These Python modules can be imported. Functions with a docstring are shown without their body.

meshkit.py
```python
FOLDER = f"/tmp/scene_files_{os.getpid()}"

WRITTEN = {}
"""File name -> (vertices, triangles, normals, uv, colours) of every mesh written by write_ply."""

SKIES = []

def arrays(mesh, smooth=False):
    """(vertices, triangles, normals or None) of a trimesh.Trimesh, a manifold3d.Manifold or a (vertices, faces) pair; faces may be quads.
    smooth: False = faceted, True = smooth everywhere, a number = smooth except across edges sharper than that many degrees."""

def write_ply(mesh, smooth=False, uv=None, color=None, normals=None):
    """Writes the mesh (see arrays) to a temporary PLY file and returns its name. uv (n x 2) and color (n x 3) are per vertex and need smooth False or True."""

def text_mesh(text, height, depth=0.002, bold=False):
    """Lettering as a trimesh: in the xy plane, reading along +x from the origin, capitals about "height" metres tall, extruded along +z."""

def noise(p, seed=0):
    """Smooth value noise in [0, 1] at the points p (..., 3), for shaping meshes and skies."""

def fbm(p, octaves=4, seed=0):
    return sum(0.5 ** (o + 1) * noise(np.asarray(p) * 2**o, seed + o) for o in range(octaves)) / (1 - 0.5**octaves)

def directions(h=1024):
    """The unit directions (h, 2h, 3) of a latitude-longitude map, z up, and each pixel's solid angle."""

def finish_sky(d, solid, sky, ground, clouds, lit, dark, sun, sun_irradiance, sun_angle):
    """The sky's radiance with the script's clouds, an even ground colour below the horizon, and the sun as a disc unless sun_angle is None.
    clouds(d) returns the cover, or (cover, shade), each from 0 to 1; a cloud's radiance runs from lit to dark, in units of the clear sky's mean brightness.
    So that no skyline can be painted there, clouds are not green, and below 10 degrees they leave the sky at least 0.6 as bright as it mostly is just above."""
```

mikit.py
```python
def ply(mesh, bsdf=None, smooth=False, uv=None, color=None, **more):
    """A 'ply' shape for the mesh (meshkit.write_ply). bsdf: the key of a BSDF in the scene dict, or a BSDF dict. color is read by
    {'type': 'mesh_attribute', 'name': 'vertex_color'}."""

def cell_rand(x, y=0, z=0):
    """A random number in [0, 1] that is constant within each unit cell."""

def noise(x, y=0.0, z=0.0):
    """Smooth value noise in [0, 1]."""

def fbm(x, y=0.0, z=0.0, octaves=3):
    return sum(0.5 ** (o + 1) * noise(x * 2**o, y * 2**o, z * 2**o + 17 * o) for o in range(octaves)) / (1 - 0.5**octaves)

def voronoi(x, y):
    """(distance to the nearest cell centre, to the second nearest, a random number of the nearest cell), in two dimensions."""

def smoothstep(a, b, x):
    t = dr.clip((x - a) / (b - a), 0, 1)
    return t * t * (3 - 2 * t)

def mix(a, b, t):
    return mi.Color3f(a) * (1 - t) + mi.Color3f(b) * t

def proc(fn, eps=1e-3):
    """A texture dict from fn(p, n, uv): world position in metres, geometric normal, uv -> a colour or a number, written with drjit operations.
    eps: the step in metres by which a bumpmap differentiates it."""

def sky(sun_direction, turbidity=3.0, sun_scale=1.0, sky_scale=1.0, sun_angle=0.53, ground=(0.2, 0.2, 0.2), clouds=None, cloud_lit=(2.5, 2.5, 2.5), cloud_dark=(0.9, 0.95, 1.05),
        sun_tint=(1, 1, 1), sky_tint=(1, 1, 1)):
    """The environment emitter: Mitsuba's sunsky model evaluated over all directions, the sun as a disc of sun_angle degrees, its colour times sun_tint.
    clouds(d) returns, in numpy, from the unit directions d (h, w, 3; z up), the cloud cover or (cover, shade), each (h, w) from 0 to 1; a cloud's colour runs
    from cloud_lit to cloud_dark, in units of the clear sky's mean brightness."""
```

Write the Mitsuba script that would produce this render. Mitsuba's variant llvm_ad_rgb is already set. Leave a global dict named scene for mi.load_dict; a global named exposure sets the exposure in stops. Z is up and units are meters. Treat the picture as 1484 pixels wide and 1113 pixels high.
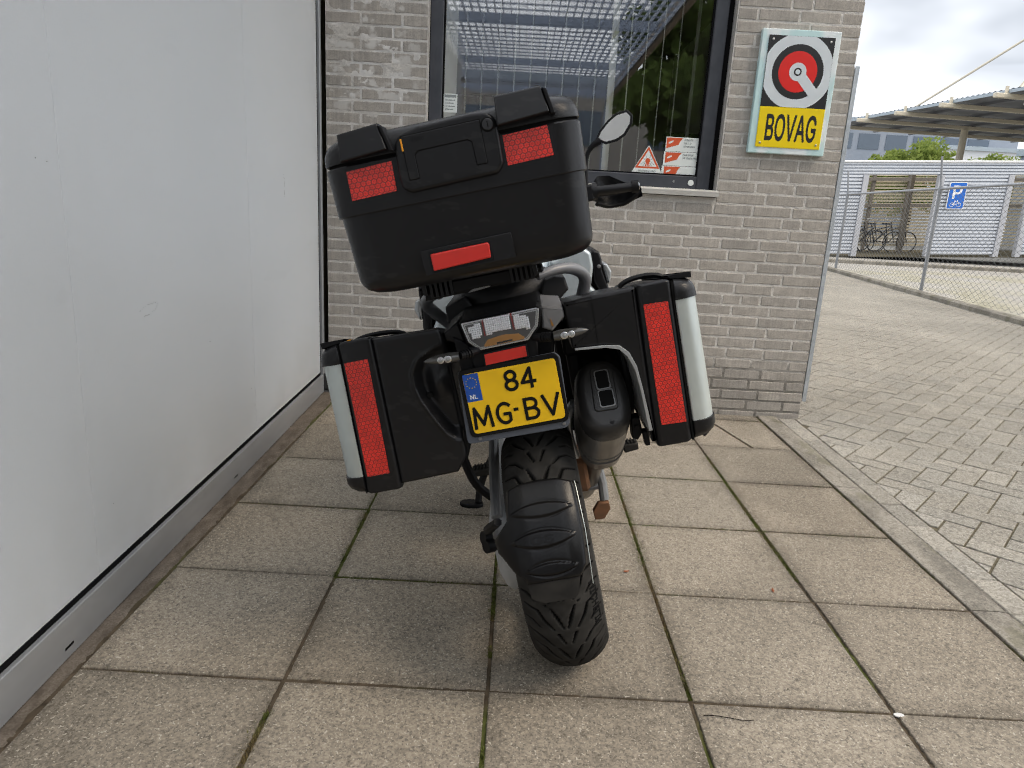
import math, random
import numpy as np, trimesh, shapely
from shapely.geometry import Polygon, Point, LineString, box as sbox
import drjit as dr, mitsuba as mi
import mikit, meshkit
from mikit import ply, proc, noise, fbm, voronoi, cell_rand, smoothstep, mix

T = mi.ScalarTransform4f
scene, labels = {}, {}
rng = random.Random(7)

# ------------------------------------------------------------------ camera, sky, exposure
PITCH, ROLL, EYE = 0.2494, 0.0558, np.array([0.0, 0.0, 1.1605])
fw = np.array([0, math.cos(PITCH), -math.sin(PITCH)])
rt = np.array([1.0, 0, 0])
up = np.cross(rt, fw)
upr = -math.sin(ROLL) * rt + math.cos(ROLL) * up
scene['camera'] = {'type': 'perspective', 'fov': math.degrees(2 * math.atan(742 / 1028.2)), 'fov_axis': 'x',
                   'near_clip': 0.05, 'far_clip': 2000.0,
                   'to_world': T().look_at(origin=EYE.tolist(), target=(EYE + fw).tolist(), up=upr.tolist())}
exposure = 3.08


def clouds(d):
    e = np.clip(d[..., 2], 0.02, 1)
    q = np.stack([d[..., 0] / (e + 0.35), d[..., 1] / (e + 0.35), e * 0], -1)
    n = meshkit.fbm(q * 2.3 + [3.1, 7.7, 0.4], 5, 3)
    s = np.clip((n - 0.40) * 3.2, 0, 1)
    return np.clip(0.86 + 0.5 * (n - 0.3), 0, 1), np.clip(0.16 + 0.55 * s + 0.55 * (1 - np.clip(d[..., 2], 0, 1)) ** 3, 0, 1)


scene['sky'] = mikit.sky((0.55, -0.25, 0.8), turbidity=4, sun_scale=0.16, sun_angle=24, clouds=clouds,
                         cloud_lit=(2.6, 2.64, 2.7), cloud_dark=(0.72, 0.78, 0.87), ground=(0.2, 0.19, 0.18))


# ------------------------------------------------------------------ helpers
def key_for(name, parent=None):
    base = (parent + '__' if parent else '') + name
    if base not in scene and base not in used:
        used.add(base)
        return base
    i = counts.get(base, 0) + 1
    counts[base] = i
    k = f'{base}_{i:03d}'
    used.add(k)
    return k


used, counts = set(), {}


def tag(k, label=None, cat=None, group=None, kind=None):
    e = labels.setdefault(k, {})
    for a, b in (('label', label), ('category', cat), ('group', group), ('kind', kind)):
        if b:
            e[a] = b
    return k


def thing(name, label, cat, group=None):
    return tag(key_for(name), label, cat, group)


def add(name, mesh, mat, parent=None, smooth=False, label=None, cat=None, group=None, kind=None, **more):
    k = key_for(name, parent)
    if isinstance(mesh, list):
        mesh = cat_mesh(mesh)
    scene[k] = ply(mesh, mat, smooth, **more)
    if label or cat or group or kind:
        tag(k, label, cat, group, kind)
    return k


def cat_mesh(ms):
    vs, fs, n = [], [], 0
    for m in ms:
        v, f = (np.asarray(m.vertices), np.asarray(m.faces)) if hasattr(m, 'vertices') else m
        vs.append(v); fs.append(np.asarray(f) + n); n += len(v)
    return trimesh.Trimesh(np.vstack(vs), np.vstack(fs), process=False)


def TM(v, f):
    return trimesh.Trimesh(np.asarray(v, float), np.asarray(f, int), process=False)


def fix(m):
    m = trimesh.Trimesh(m.vertices, m.faces, process=True)
    trimesh.repair.fix_normals(m)
    return m


def cbox(x0, x1, y0, y1, z0, z1, c=0.0):
    """box with chamfered edges"""
    if c <= 0:
        m = trimesh.creation.box((x1 - x0, y1 - y0, z1 - z0))
        m.apply_translation(((x0 + x1) / 2, (y0 + y1) / 2, (z0 + z1) / 2))
        return m
    P = []
    for x, sx in ((x0, 1), (x1, -1)):
        for y, sy in ((y0, 1), (y1, -1)):
            for z, sz in ((z0, 1), (z1, -1)):
                P += [(x, y + sy * c, z + sz * c), (x + sx * c, y, z + sz * c), (x + sx * c, y + sy * c, z)]
    return trimesh.convex.convex_hull(np.array(P))


def grid_faces(m, n, wrap=False):
    i, j = np.meshgrid(np.arange(m - 1), np.arange(n if wrap else n - 1), indexing='ij')
    a, b = i * n + j, i * n + (j + 1) % n
    c, d = a + n, b + n
    return np.vstack([np.stack([a, b, d], -1).reshape(-1, 3), np.stack([a, d, c], -1).reshape(-1, 3)])


def loft(rings, caps=True):
    R = np.asarray(rings, float)
    m, n = R.shape[:2]
    v = R.reshape(-1, 3); f = grid_faces(m, n, True)
    if caps:
        v = np.vstack([v, R[0].mean(0), R[-1].mean(0)])
        j = np.arange(n); k = (j + 1) % n
        f = np.vstack([f, np.stack([k, j, j * 0 + m * n], 1), np.stack([(m - 1) * n + j, (m - 1) * n + k, j * 0 + m * n + 1], 1)])
    t = TM(v, f)
    if t.volume < 0:
        t.invert()
    return t


def rr(u0, u1, v0, v1, r, n=7):
    """rounded rectangle outline; r = radius or 4 radii (u0v0, u1v0, u1v1, u0v1)"""
    r = [r] * 4 if np.isscalar(r) else r
    out = []
    for (cx, cy, sx, sy, a0), q in zip(((u0, v0, 1, 1, 180), (u1, v0, -1, 1, 270), (u1, v1, -1, -1, 0), (u0, v1, 1, -1, 90)), r):
        a = np.radians(a0 + np.linspace(0, 90, n))
        out.append(np.stack([cx + sx * q + q * np.cos(a), cy + sy * q + q * np.sin(a)], 1))
    return np.vstack(out)


def spline(P, n):
    P = np.asarray(P, float)
    if len(P) == 2:
        return P[0] + (P[1] - P[0]) * np.linspace(0, 1, n)[:, None]
    from scipy.interpolate import CubicSpline
    t = np.r_[0, np.cumsum(np.linalg.norm(np.diff(P, axis=0), axis=1) ** 0.5)]
    return CubicSpline(t, P)(np.linspace(0, t[-1], n))


def tube(P, r, n=10, seg=0, flat=1.0, upv=(0, 0, 1)):
    P = spline(P, seg) if seg else np.asarray(P, float)
    r = np.interp(np.linspace(0, 1, len(P)), np.linspace(0, 1, len(np.atleast_1d(r))), np.atleast_1d(r))
    t = np.gradient(P, axis=0); t /= np.linalg.norm(t, axis=1, keepdims=True) + 1e-12
    a = np.cross(t[0], upv)
    if np.linalg.norm(a) < 0.05:
        a = np.cross(t[0], (1, 0.3, 0))
    rings, ang = [], np.arange(n) * 2 * np.pi / n
    for p, tt, q in zip(P, t, r):
        a = a - tt * (a @ tt); a /= np.linalg.norm(a)
        b = np.cross(tt, a)
        rings.append(p + q * (np.cos(ang)[:, None] * a + flat * np.sin(ang)[:, None] * b))
    return loft(rings)


def clean_ring(poly):
    c = np.array(poly.exterior.coords)[:-1]
    keep = np.linalg.norm(c - np.roll(c, 1, 0), axis=1) > 1e-5
    c = c[keep]
    if Polygon(c).exterior.is_ccw is False:
        c = c[::-1]
    return c


def prism(poly, z0, z1, bevel=0.0, rnd=0.0, steps=3):
    """outline in (x, y) extruded from z1 (back) to z0 (front, bevelled). returns vertices as (x, y, z)"""
    p = poly if hasattr(poly, 'exterior') else Polygon(poly)
    if rnd:
        p = p.buffer(-rnd).buffer(2 * rnd, quad_segs=5).buffer(-rnd, quad_segs=5)
        p = p.simplify(0.0002)
    c = clean_ring(p)
    n = len(c)
    e = np.roll(c, -1, 0) - c
    e /= np.linalg.norm(e, axis=1, keepdims=True)
    nr = np.stack([e[:, 1], -e[:, 0]], 1)
    vn = nr + np.roll(nr, 1, 0)
    vn /= np.maximum(np.sum(vn * nr, 1, keepdims=True), 0.35)
    s = 1.0 if z1 > z0 else -1.0
    rings = [np.c_[c, np.full(n, z1)]]
    if bevel:
        for k in range(steps + 1):
            a = k / steps * math.pi / 2
            rings.append(np.c_[c - vn * bevel * (1 - math.cos(a)), np.full(n, z0 + s * bevel * (1 - math.sin(a)))])
    else:
        rings.append(np.c_[c, np.full(n, z0)])
    v = np.vstack(rings)
    f = grid_faces(len(rings), n, True)
    tv, tf = trimesh.creation.triangulate_polygon(Polygon(c), engine='earcut')
    # earcut keeps the vertices of the ring in order
    tf = np.asarray(tf)
    idx = np.array([int(np.argmin(np.abs(c - q).sum(1))) for q in tv])
    tf = idx[tf]
    f = np.vstack([f, tf + (len(rings) - 1) * n, tf[:, ::-1]])
    m = TM(v, f)
    # orient by front cap
    trimesh.repair.fix_normals(m)
    return m


def swap(m, order):
    """reorders the axes of a mesh's vertices: order such as 'xzy' gives new (x, y, z) = old (x, z, y)"""
    ix = ['xyz'.index(o) for o in order]
    v = np.asarray(m.vertices)[:, ix]
    f = np.asarray(m.faces)
    odd = ix in ([0, 2, 1], [1, 0, 2], [2, 1, 0])
    return TM(v, f[:, ::-1] if odd else f)


def move(m, t, R=None):
    v = np.asarray(m.vertices)
    if R is not None:
        v = v @ np.asarray(R).T
    return TM(v + np.asarray(t, float), m.faces)


def cyl(p0, p1, r, n=20, r1=None):
    return tube(np.array([p0, p1], float), [r, r if r1 is None else r1], n)


def rotz(a):
    c, s = math.cos(a), math.sin(a)
    return np.array([[c, -s, 0], [s, c, 0], [0, 0, 1]])


def rotx(a):
    c, s = math.cos(a), math.sin(a)
    return np.array([[1, 0, 0], [0, c, -s], [0, s, c]])


def textm(s, h, depth, bold=False, sx=1.0, center=True):
    m = meshkit.text_mesh(s, h, depth, bold)
    v = np.asarray(m.vertices).copy()
    v[:, 0] *= sx
    if center:
        v[:, 0] -= (v[:, 0].min() + v[:, 0].max()) / 2
    return TM(v, m.faces)


# ------------------------------------------------------------------ materials
def rgb(c):
    return {'type': 'rgb', 'value': [float(x) for x in c]}


def col(c):
    return c if isinstance(c, dict) else (proc(c) if callable(c) else rgb(c))


def bump(b, fn, scale=1.0, eps=1e-3):
    return {'type': 'bumpmap', 'height': proc(fn, eps), 'scale': scale, 'bsdf': b}


def diffuse(c):
    return {'type': 'diffuse', 'reflectance': col(c)}


def prin(c, rough=0.5, metal=0.0, spec=0.5, **k):
    return {'type': 'principled', 'base_color': col(c), 'roughness': rough if isinstance(rough, (int, float)) else proc(rough), 'metallic': metal, 'specular': spec, **k}


def mat(name, b):
    scene['mat_' + name] = b
    return 'mat_' + name


def two(b):
    return {'type': 'twosided', 'bsdf': b}


def speck(p, s, a):
    return cell_rand(p.x * s, p.y * s, p.z * s) * a
# ------------------------------------------------------------------ setting: sizes
WALL_Y = 4.12            # outer face of the brick wall
WALL_X0, WALL_X1 = -1.10, 1.738
COURSE, BZ0 = 0.0627, -0.0275
PANEL_B, PANEL_A = np.array([-1.127, 4.10]), np.array([-1.024, -0.4])   # foot of the white panel wall, far and near


# ---- ground materials
def slab_col(p, n, uv):
    i, j = dr.floor((p.x + 0.019) * 2), dr.floor((p.y - 1.5) * 2)
    tone = 0.88 + 0.22 * cell_rand(i, j, 5)
    warm = cell_rand(i, j, 9)
    fx, fy = (p.x + 0.019) * 2 - i, (p.y - 1.5) * 2 - j
    edge = dr.minimum(dr.minimum(fx, 1 - fx), dr.minimum(fy, 1 - fy))
    dirt = fbm(p.x * 3.1, p.y * 3.1, 2.0, 4)
    stain = smoothstep(0.45, 0.75, dirt) * 0.15 + smoothstep(0.12, 0.0, edge + 0.10 * (fbm(p.x * 9, p.y * 9, 1.0) - 0.5)) * 0.24
    g1 = noise(p.x * 330, p.y * 330, 0.5)
    g2 = noise(p.x * 165, p.y * 165, 3.5)
    g3 = noise(p.x * 85, p.y * 85, 6.5)
    grain = 0.48 + 0.8 * g1 + 0.75 * (g2 - 0.5) + 0.28 * (g3 - 0.5)
    base = mix((0.308, 0.268, 0.215), (0.288, 0.256, 0.210), warm) * tone * (1 - stain) * grain
    white = smoothstep(0.83, 0.92, noise(p.x * 270, p.y * 270, 9.0))
    dark = smoothstep(0.76, 0.88, noise(p.x * 230, p.y * 230, 19.0))
    return mix(mix(base, (0.62, 0.58, 0.51), white * 0.55), (0.06, 0.055, 0.05), dark * 0.45)


def slab_h(p, n, uv):
    return 0.5 * noise(p.x * 420, p.y * 420, 0.5) + 0.5 * noise(p.x * 210, p.y * 210, 3.5) + 1.2 * fbm(p.x * 30, p.y * 30, 0.0)


mat('slab', bump(diffuse(slab_col), slab_h, 0.0009, 8e-4))


def paver_fn(tone, warm):
    def f(p, n, uv):
        g = 0.58 + 0.60 * noise(p.x * 260, p.y * 260, 0.5) + 0.5 * (noise(p.x * 130, p.y * 130, 4.0) - 0.5)
        d = fbm(p.x * 1.3, p.y * 1.3, 7.0, 4)
        b = mix((0.360, 0.336, 0.290), (0.338, 0.320, 0.282), warm) * (tone * 0.9 * (0.78 + 0.42 * d)) * g
        w = smoothstep(0.85, 0.95, noise(p.x * 240, p.y * 240, 9.0))
        k = smoothstep(0.8, 0.92, noise(p.x * 210, p.y * 210, 29.0))
        return mix(mix(b, (0.66, 0.62, 0.56), w * 0.5), (0.09, 0.085, 0.08), k * 0.4)
    return f


def rough_h(p, n, uv):
    return noise(p.x * 330, p.y * 330, p.z * 330) + 1.5 * noise(p.x * 120, p.y * 120, p.z * 120)


PAVERS = [mat(f'paver_{i}', bump(diffuse(paver_fn(t, w)), rough_h, 0.0008, 1e-3)) for i, (t, w) in enumerate(((0.98, 0.1), (1.03, 0.9), (0.91, 0.6), (1.07, 0.3)))]
mat('paver_pale', bump(diffuse(paver_fn(1.16, 1.0)), rough_h, 0.0006, 1e-3))


def kerb_col(p, n, uv):
    g = 0.52 + 0.66 * noise(p.x * 260, p.y * 260, p.z * 260) + 0.5 * (noise(p.x * 120, p.y * 120, p.z * 120) - 0.5)
    d = fbm(p.x * 14, p.y * 5, 3.0, 4)
    b = mix((0.315, 0.291, 0.25), (0.22, 0.204, 0.176), smoothstep(0.35, 0.7, d)) * g
    moss = smoothstep(0.60, 0.75, fbm(p.x * 16, p.y * 9, 8.0, 4))
    return mix(b, (0.13, 0.125, 0.075), moss * 0.4)


mat('kerb', bump(diffuse(kerb_col), rough_h, 0.0012, 1e-3))


def soil_col(p, n, uv):
    d = fbm(p.x * 40, p.y * 40, 1.0, 3)
    b = mix((0.045, 0.036, 0.026), (0.12, 0.095, 0.068), d)
    moss = smoothstep(0.52, 0.66, fbm(p.x * 2.3, p.y * 2.3, 5.0, 4))
    return mix(b, mix((0.05, 0.06, 0.018), (0.09, 0.105, 0.03), d), moss * 0.85)


mat('soil', bump(diffuse(soil_col), lambda p, n, uv: fbm(p.x * 120, p.y * 120, 0.0, 3), 0.004, 1e-3))
mat('sand', diffuse(lambda p, n, uv: mix((0.085, 0.075, 0.052), (0.155, 0.138, 0.10), fbm(p.x * 60, p.y * 60, 1.0, 3))))
mat('moss', two(diffuse(lambda p, n, uv: mix(mix((0.06, 0.08, 0.018), (0.15, 0.165, 0.05), noise(p.x * 90, p.y * 90, 2.0)), (0.17, 0.13, 0.065), smoothstep(0.5, 0.75, fbm(p.x * 9, p.y * 9, 6.0, 3))))))
mat('strip', bump(diffuse(lambda p, n, uv: mix((0.075, 0.062, 0.05), (0.20, 0.17, 0.14), fbm(p.x * 55, p.y * 20, 1.0, 4) * (0.5 + 0.9 * noise(p.x * 300, p.y * 300, 1.0)))), slab_h, 0.003, 1e-3))


def field_col(p, n, uv):
    d = fbm(p.x * 0.9, p.y * 0.9, 2.0, 4)
    g = 0.75 + 0.5 * noise(p.x * 40, p.y * 40, 1.0)
    road = mix((0.38, 0.365, 0.335), (0.31, 0.297, 0.27), d) * g
    verge = smoothstep(19.6, 18.2, p.y + 0.6 * (d - 0.5)) * smoothstep(0.30, 0.62, fbm(p.x * 1.1, p.y * 0.7, 9.0, 4))
    gc = mix((0.27, 0.255, 0.18), (0.38, 0.36, 0.29), noise(p.x * 9, p.y * 9, 0.0)) * g
    return mix(road, gc, verge * 0.8)


mat('field', diffuse(field_col))
mat('asphalt', diffuse(lambda p, n, uv: mix((0.10, 0.10, 0.098), (0.17, 0.165, 0.155), fbm(p.x * 2, p.y * 2, 0.0, 4))))


# ---- wall materials
def brick_fn(tone, warm):
    def f(p, n, uv):
        d = fbm(p.x * 22, p.z * 40, 3.0, 4)
        g = 0.86 + 0.28 * noise(p.x * 260, p.z * 260, p.y * 200)
        streak = 0.90 + 0.2 * noise(p.x * 170, p.z * 9, 1.0)
        b = mix((0.382, 0.354, 0.317), (0.356, 0.335, 0.308), warm) * (tone * (0.84 + 0.32 * d)) * g * streak
        lime = smoothstep(-0.45, -0.75, p.x) * smoothstep(1.45, 1.75, p.z)
        lm = smoothstep(0.58, 0.70, fbm(p.x * 13, p.z * 16, 5.0, 5)) * lime
        foot = smoothstep(0.42, 0.0, p.z) * smoothstep(0.35, 0.7, fbm(p.x * 7, p.z * 9, 2.0, 4))
        return mix(mix(b, (0.62, 0.61, 0.585), lm * 0.8), b * 0.75, foot * 0.6)
    return f


def brick_h(p, n, uv):
    return noise(p.x * 300, p.z * 300, p.y * 300) + 1.6 * noise(p.x * 110, p.z * 110, p.y * 100) + 2.0 * fbm(p.x * 25, p.z * 25, p.y * 25)


BRICKS = [mat(f'brick_{i}', bump(diffuse(brick_fn(t, w)), brick_h, 0.0007, 1e-3)) for i, (t, w) in enumerate(((1.0, 0.3), (0.97, 0.6), (1.03, 0.5), (0.93, 0.8)))]


def mortar_col(p, n, uv):
    d = fbm(p.x * 30, p.z * 30, p.y * 30, 4)
    b = mix((0.46, 0.44, 0.41), (0.62, 0.60, 0.565), d) * (0.8 + 0.4 * noise(p.x * 300, p.z * 300, p.y * 300))
    lime = smoothstep(-0.40, -0.7, p.x) * smoothstep(1.3, 1.7, p.z) * smoothstep(0.40, 0.6, fbm(p.x * 9, p.z * 12, 5.0, 4))
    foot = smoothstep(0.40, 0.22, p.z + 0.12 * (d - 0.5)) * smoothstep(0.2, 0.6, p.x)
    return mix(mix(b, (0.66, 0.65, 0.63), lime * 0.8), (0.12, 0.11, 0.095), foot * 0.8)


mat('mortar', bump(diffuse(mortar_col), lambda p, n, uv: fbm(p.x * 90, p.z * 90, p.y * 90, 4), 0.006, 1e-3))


def panel_col(p, n, uv):
    d = fbm(p.y * 1.2, p.z * 1.0, 3.0, 4)
    g = 0.985 + 0.03 * noise(p.y * 500, p.z * 500, 1.0)
    b = mix((0.575, 0.607, 0.634), (0.558, 0.590, 0.617), d) * g
    s = smoothstep(0.72, 0.78, fbm(p.y * 3.0, p.z * 9.0, 11.0, 5))
    f = smoothstep(0.55, 0.12, p.z) * smoothstep(0.3, 0.7, fbm(p.y * 3, p.z * 2.0, 4.0, 4))
    return mix(mix(b, (0.44, 0.47, 0.49), s * 0.10), (0.42, 0.43, 0.43), f * 0.35)


mat('panel', bump(prin(panel_col, 0.42, 0, 0.4), lambda p, n, uv: noise(p.y * 260, p.z * 260, 1.0) + 8 * fbm(p.y * 2.2, p.z * 2.2, 1.0, 3), 0.00045, 2e-3))
mat('alu', prin(lambda p, n, uv: mix((0.50, 0.52, 0.54), (0.40, 0.415, 0.43), fbm(p.y * 4, p.z * 18, 1.0, 4)), 0.38, 0.55))
mat('black_gap', diffuse((0.012, 0.012, 0.013)))
mat('galv', prin(lambda p, n, uv: mix((0.42, 0.46, 0.50), (0.58, 0.62, 0.66), voronoi(p.z * 45, p.x * 60 + p.y * 45)[2] * 0.6 + 0.4 * fbm(p.x * 8, p.z * 8, p.y * 8, 3)), 0.45, 0.6))
mat('frame', prin(lambda p, n, uv: mix((0.036, 0.040, 0.050), (0.062, 0.066, 0.078), fbm(p.x * 20, p.z * 14, 1.0, 4)), 0.38))
mat('sill', prin(lambda p, n, uv: mix((0.46, 0.455, 0.43), (0.34, 0.335, 0.31), fbm(p.x * 25, p.z * 60, 1.0, 4)), 0.5))
mat('pane', {'type': 'thindielectric', 'int_ior': 1.8})
mat('blind', two(prin((0.62, 0.64, 0.57), 0.6)))
mat('room', diffuse(lambda p, n, uv: mix((0.36, 0.33, 0.26), (0.30, 0.27, 0.21), noise(p.x * 2, p.z * 2, p.y * 2))))
mat('room_floor', diffuse((0.10, 0.095, 0.09)))
mat('black_matt', diffuse((0.02, 0.02, 0.022)))
mat('louvre', prin((0.30, 0.35, 0.44), 0.4, 0.1))
mat('timber', prin(lambda p, n, uv: mix((0.20, 0.16, 0.12), (0.30, 0.25, 0.2), noise(p.x * 30, p.y * 2, p.z * 30)), 0.6))
mat('white_print', prin((0.72, 0.76, 0.74), 0.4))
mat('orange_print', prin((0.62, 0.10, 0.035), 0.4))
mat('grey_print', prin((0.25, 0.28, 0.28), 0.4))
mat('mint', prin(lambda p, n, uv: mix((0.50, 0.69, 0.70), (0.72, 0.78, 0.79), smoothstep(0.42, 0.62, fbm(p.x * 9, p.z * 5, 1.0, 4))), 0.35))
mat('sign_black', prin((0.022, 0.022, 0.024), 0.3))
mat('sign_grey', prin((0.60, 0.65, 0.68), 0.3))
mat('sign_red', prin((0.66, 0.022, 0.018), 0.3))
mat('sign_yellow', prin((0.80, 0.60, 0.008), 0.3))
mat('steel', prin((0.55, 0.55, 0.54), 0.3, 0.9))

# ------------------------------------------------------------------ ground
g = [cbox(-600, 600, -600, 600, -0.6, -0.06)]
add('ground', g, 'mat_asphalt', kind='structure', label='dark asphalt ground reaching to the horizon')

# the slab pavement
PV = tag(key_for('pavement'), 'pavement of large square concrete slabs under the motorcycle', kind='structure')
add('bedding', cbox(-1.16, 1.475, -2.0, 4.119, -0.058, -0.007), 'mat_soil', PV)
X = [-1.023, -0.519, -0.019, 0.481, 0.981, 1.474]


def slab(poly, z=0.0, tilt=(0, 0)):
    p = Polygon(poly).buffer(-0.0045, join_style=2)
    m = prism(p, z, -0.045, 0.0035, 0, 2)
    v = np.asarray(m.vertices).copy()
    c = v.mean(0)
    v[:, 2] += (v[:, 0] - c[0]) * tilt[0] + (v[:, 1] - c[1]) * tilt[1]
    return TM(v, m.faces)


for r in range(-5, 6):
    y0 = 1.5 + r * 0.5
    y1 = min(y0 + 0.5, 4.112)
    if y1 - y0 < 0.05:
        continue
    for c in range(5):
        x0, x1 = X[c], X[c + 1]
        j = lambda: rng.uniform(-0.002, 0.002)
        tl = (rng.uniform(-0.004, 0.004), rng.uniform(-0.004, 0.004))
        if c == 4 and r == 4:      # the broken slab by the corner
            for q in ([(x0, y0), (x0 + .28, y0), (x0 + 0.16, y1), (x0, y1)], [(x0 + .286, y0), (x1, y0), (x1, y1), (x0 + .167, y1)]):
                add('slab', slab(q, rng.uniform(-0.004, 0.002), tl), 'mat_slab', PV)
        elif c == 4 and r == 5:
            for q in ([(x0, y0), (x0 + .16, y0), (x0 + .10, y1), (x0, y1)], [(x0 + .166, y0), (x1, y0), (x1, y1), (x0 + .107, y1)]):
                add('slab', slab(q, rng.uniform(-0.004, 0.002), tl), 'mat_slab', PV)
        else:
            add('slab', slab([(x0 + j(), y0 + j()), (x1 + j(), y0 + j()), (x1 + j(), y1 + j()), (x0 + j(), y1 + j())], rng.uniform(-0.0015, 0.0015), tl), 'mat_slab', PV)
# rough mortar strip between the slabs and the panel wall
yy = np.linspace(-2, 4.11, 160)
xl = np.interp(yy, [PANEL_A[1], PANEL_B[1]], [PANEL_A[0], PANEL_B[0]]) - 0.03
xr = -1.031 + 0.004 * np.sin(yy * 17) + 0.003 * np.sin(yy * 41)
xr = np.maximum(xr, xl + 0.004)
z = -0.004 + 0.006 * meshkit.fbm(np.stack([yy * 9, yy * 0, yy * 0], 1), 3)
rings = [np.array([[a, y, -0.05], [b, y, -0.05], [b, y, q - 0.006], [(a + b) / 2, y, q + 0.003], [a, y, q]]) for a, b, y, q in zip(xl, xr, yy, z)]
add('mortar_strip', loft(rings), 'mat_strip', PV, smooth=40)

# earth and moss filling the joints unevenly
jf = []


def fill(p0, p1, w=0.0085):
    p0, p1 = np.array(p0), np.array(p1)
    L_ = np.linalg.norm(p1 - p0); n_ = int(L_ / 0.005)
    d_ = (p1 - p0) / L_; q_ = np.array([-d_[1], d_[0]])
    s_ = np.linspace(0, L_, n_)
    c_ = p0 + s_[:, None] * d_
    t_ = np.linspace(-1, 1, 5)
    P_ = c_[:, None, :] + t_[None, :, None] * w * q_
    h_ = -0.0052 + 0.0105 * (meshkit.fbm(np.concatenate([P_ * 60, P_[..., :1] * 0 + 3], -1), 4) - 0.42)
    return TM(np.concatenate([P_, h_[..., None]], -1).reshape(-1, 3), grid_faces(n_, 5)[:, ::-1])


for xx in X[:5] + [1.4765]:
    jf.append(fill((xx, -1.0), (xx, 4.1)))
for r in range(-5, 6):
    jf.append(fill((-1.03, min(1.5 + r * 0.5, 4.1)), (1.474, min(1.5 + r * 0.5, 4.1))))
jf = cat_mesh(jf)
if jf.face_normals[:, 2].mean() < 0:
    jf.invert()
add('joint_fill', jf, 'mat_soil', PV, smooth=True, kind='stuff')

# moss in the joints: tiny blades and cushions
bl_v, bl_f = [], []


def tuft(x, y, h, w, a):
    n = len(bl_v)
    dx, dy = math.cos(a) * w, math.sin(a) * w
    lx, ly = rng.uniform(-1, 1) * h * 0.6, rng.uniform(-1, 1) * h * 0.6
    bl_v.extend([(x - dx, y - dy, -0.006), (x + dx, y + dy, -0.006), (x + lx, y + ly, -0.006 + h)])
    bl_f.append((n, n + 1, n + 2))


mg = meshkit.fbm(np.stack(np.meshgrid(np.linspace(-1.2, 1.6, 281) * 1.7, np.linspace(0, 4.2, 421) * 2.3, [4.0], indexing='ij'), -1)[:, :, 0], 4, 5)


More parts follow.
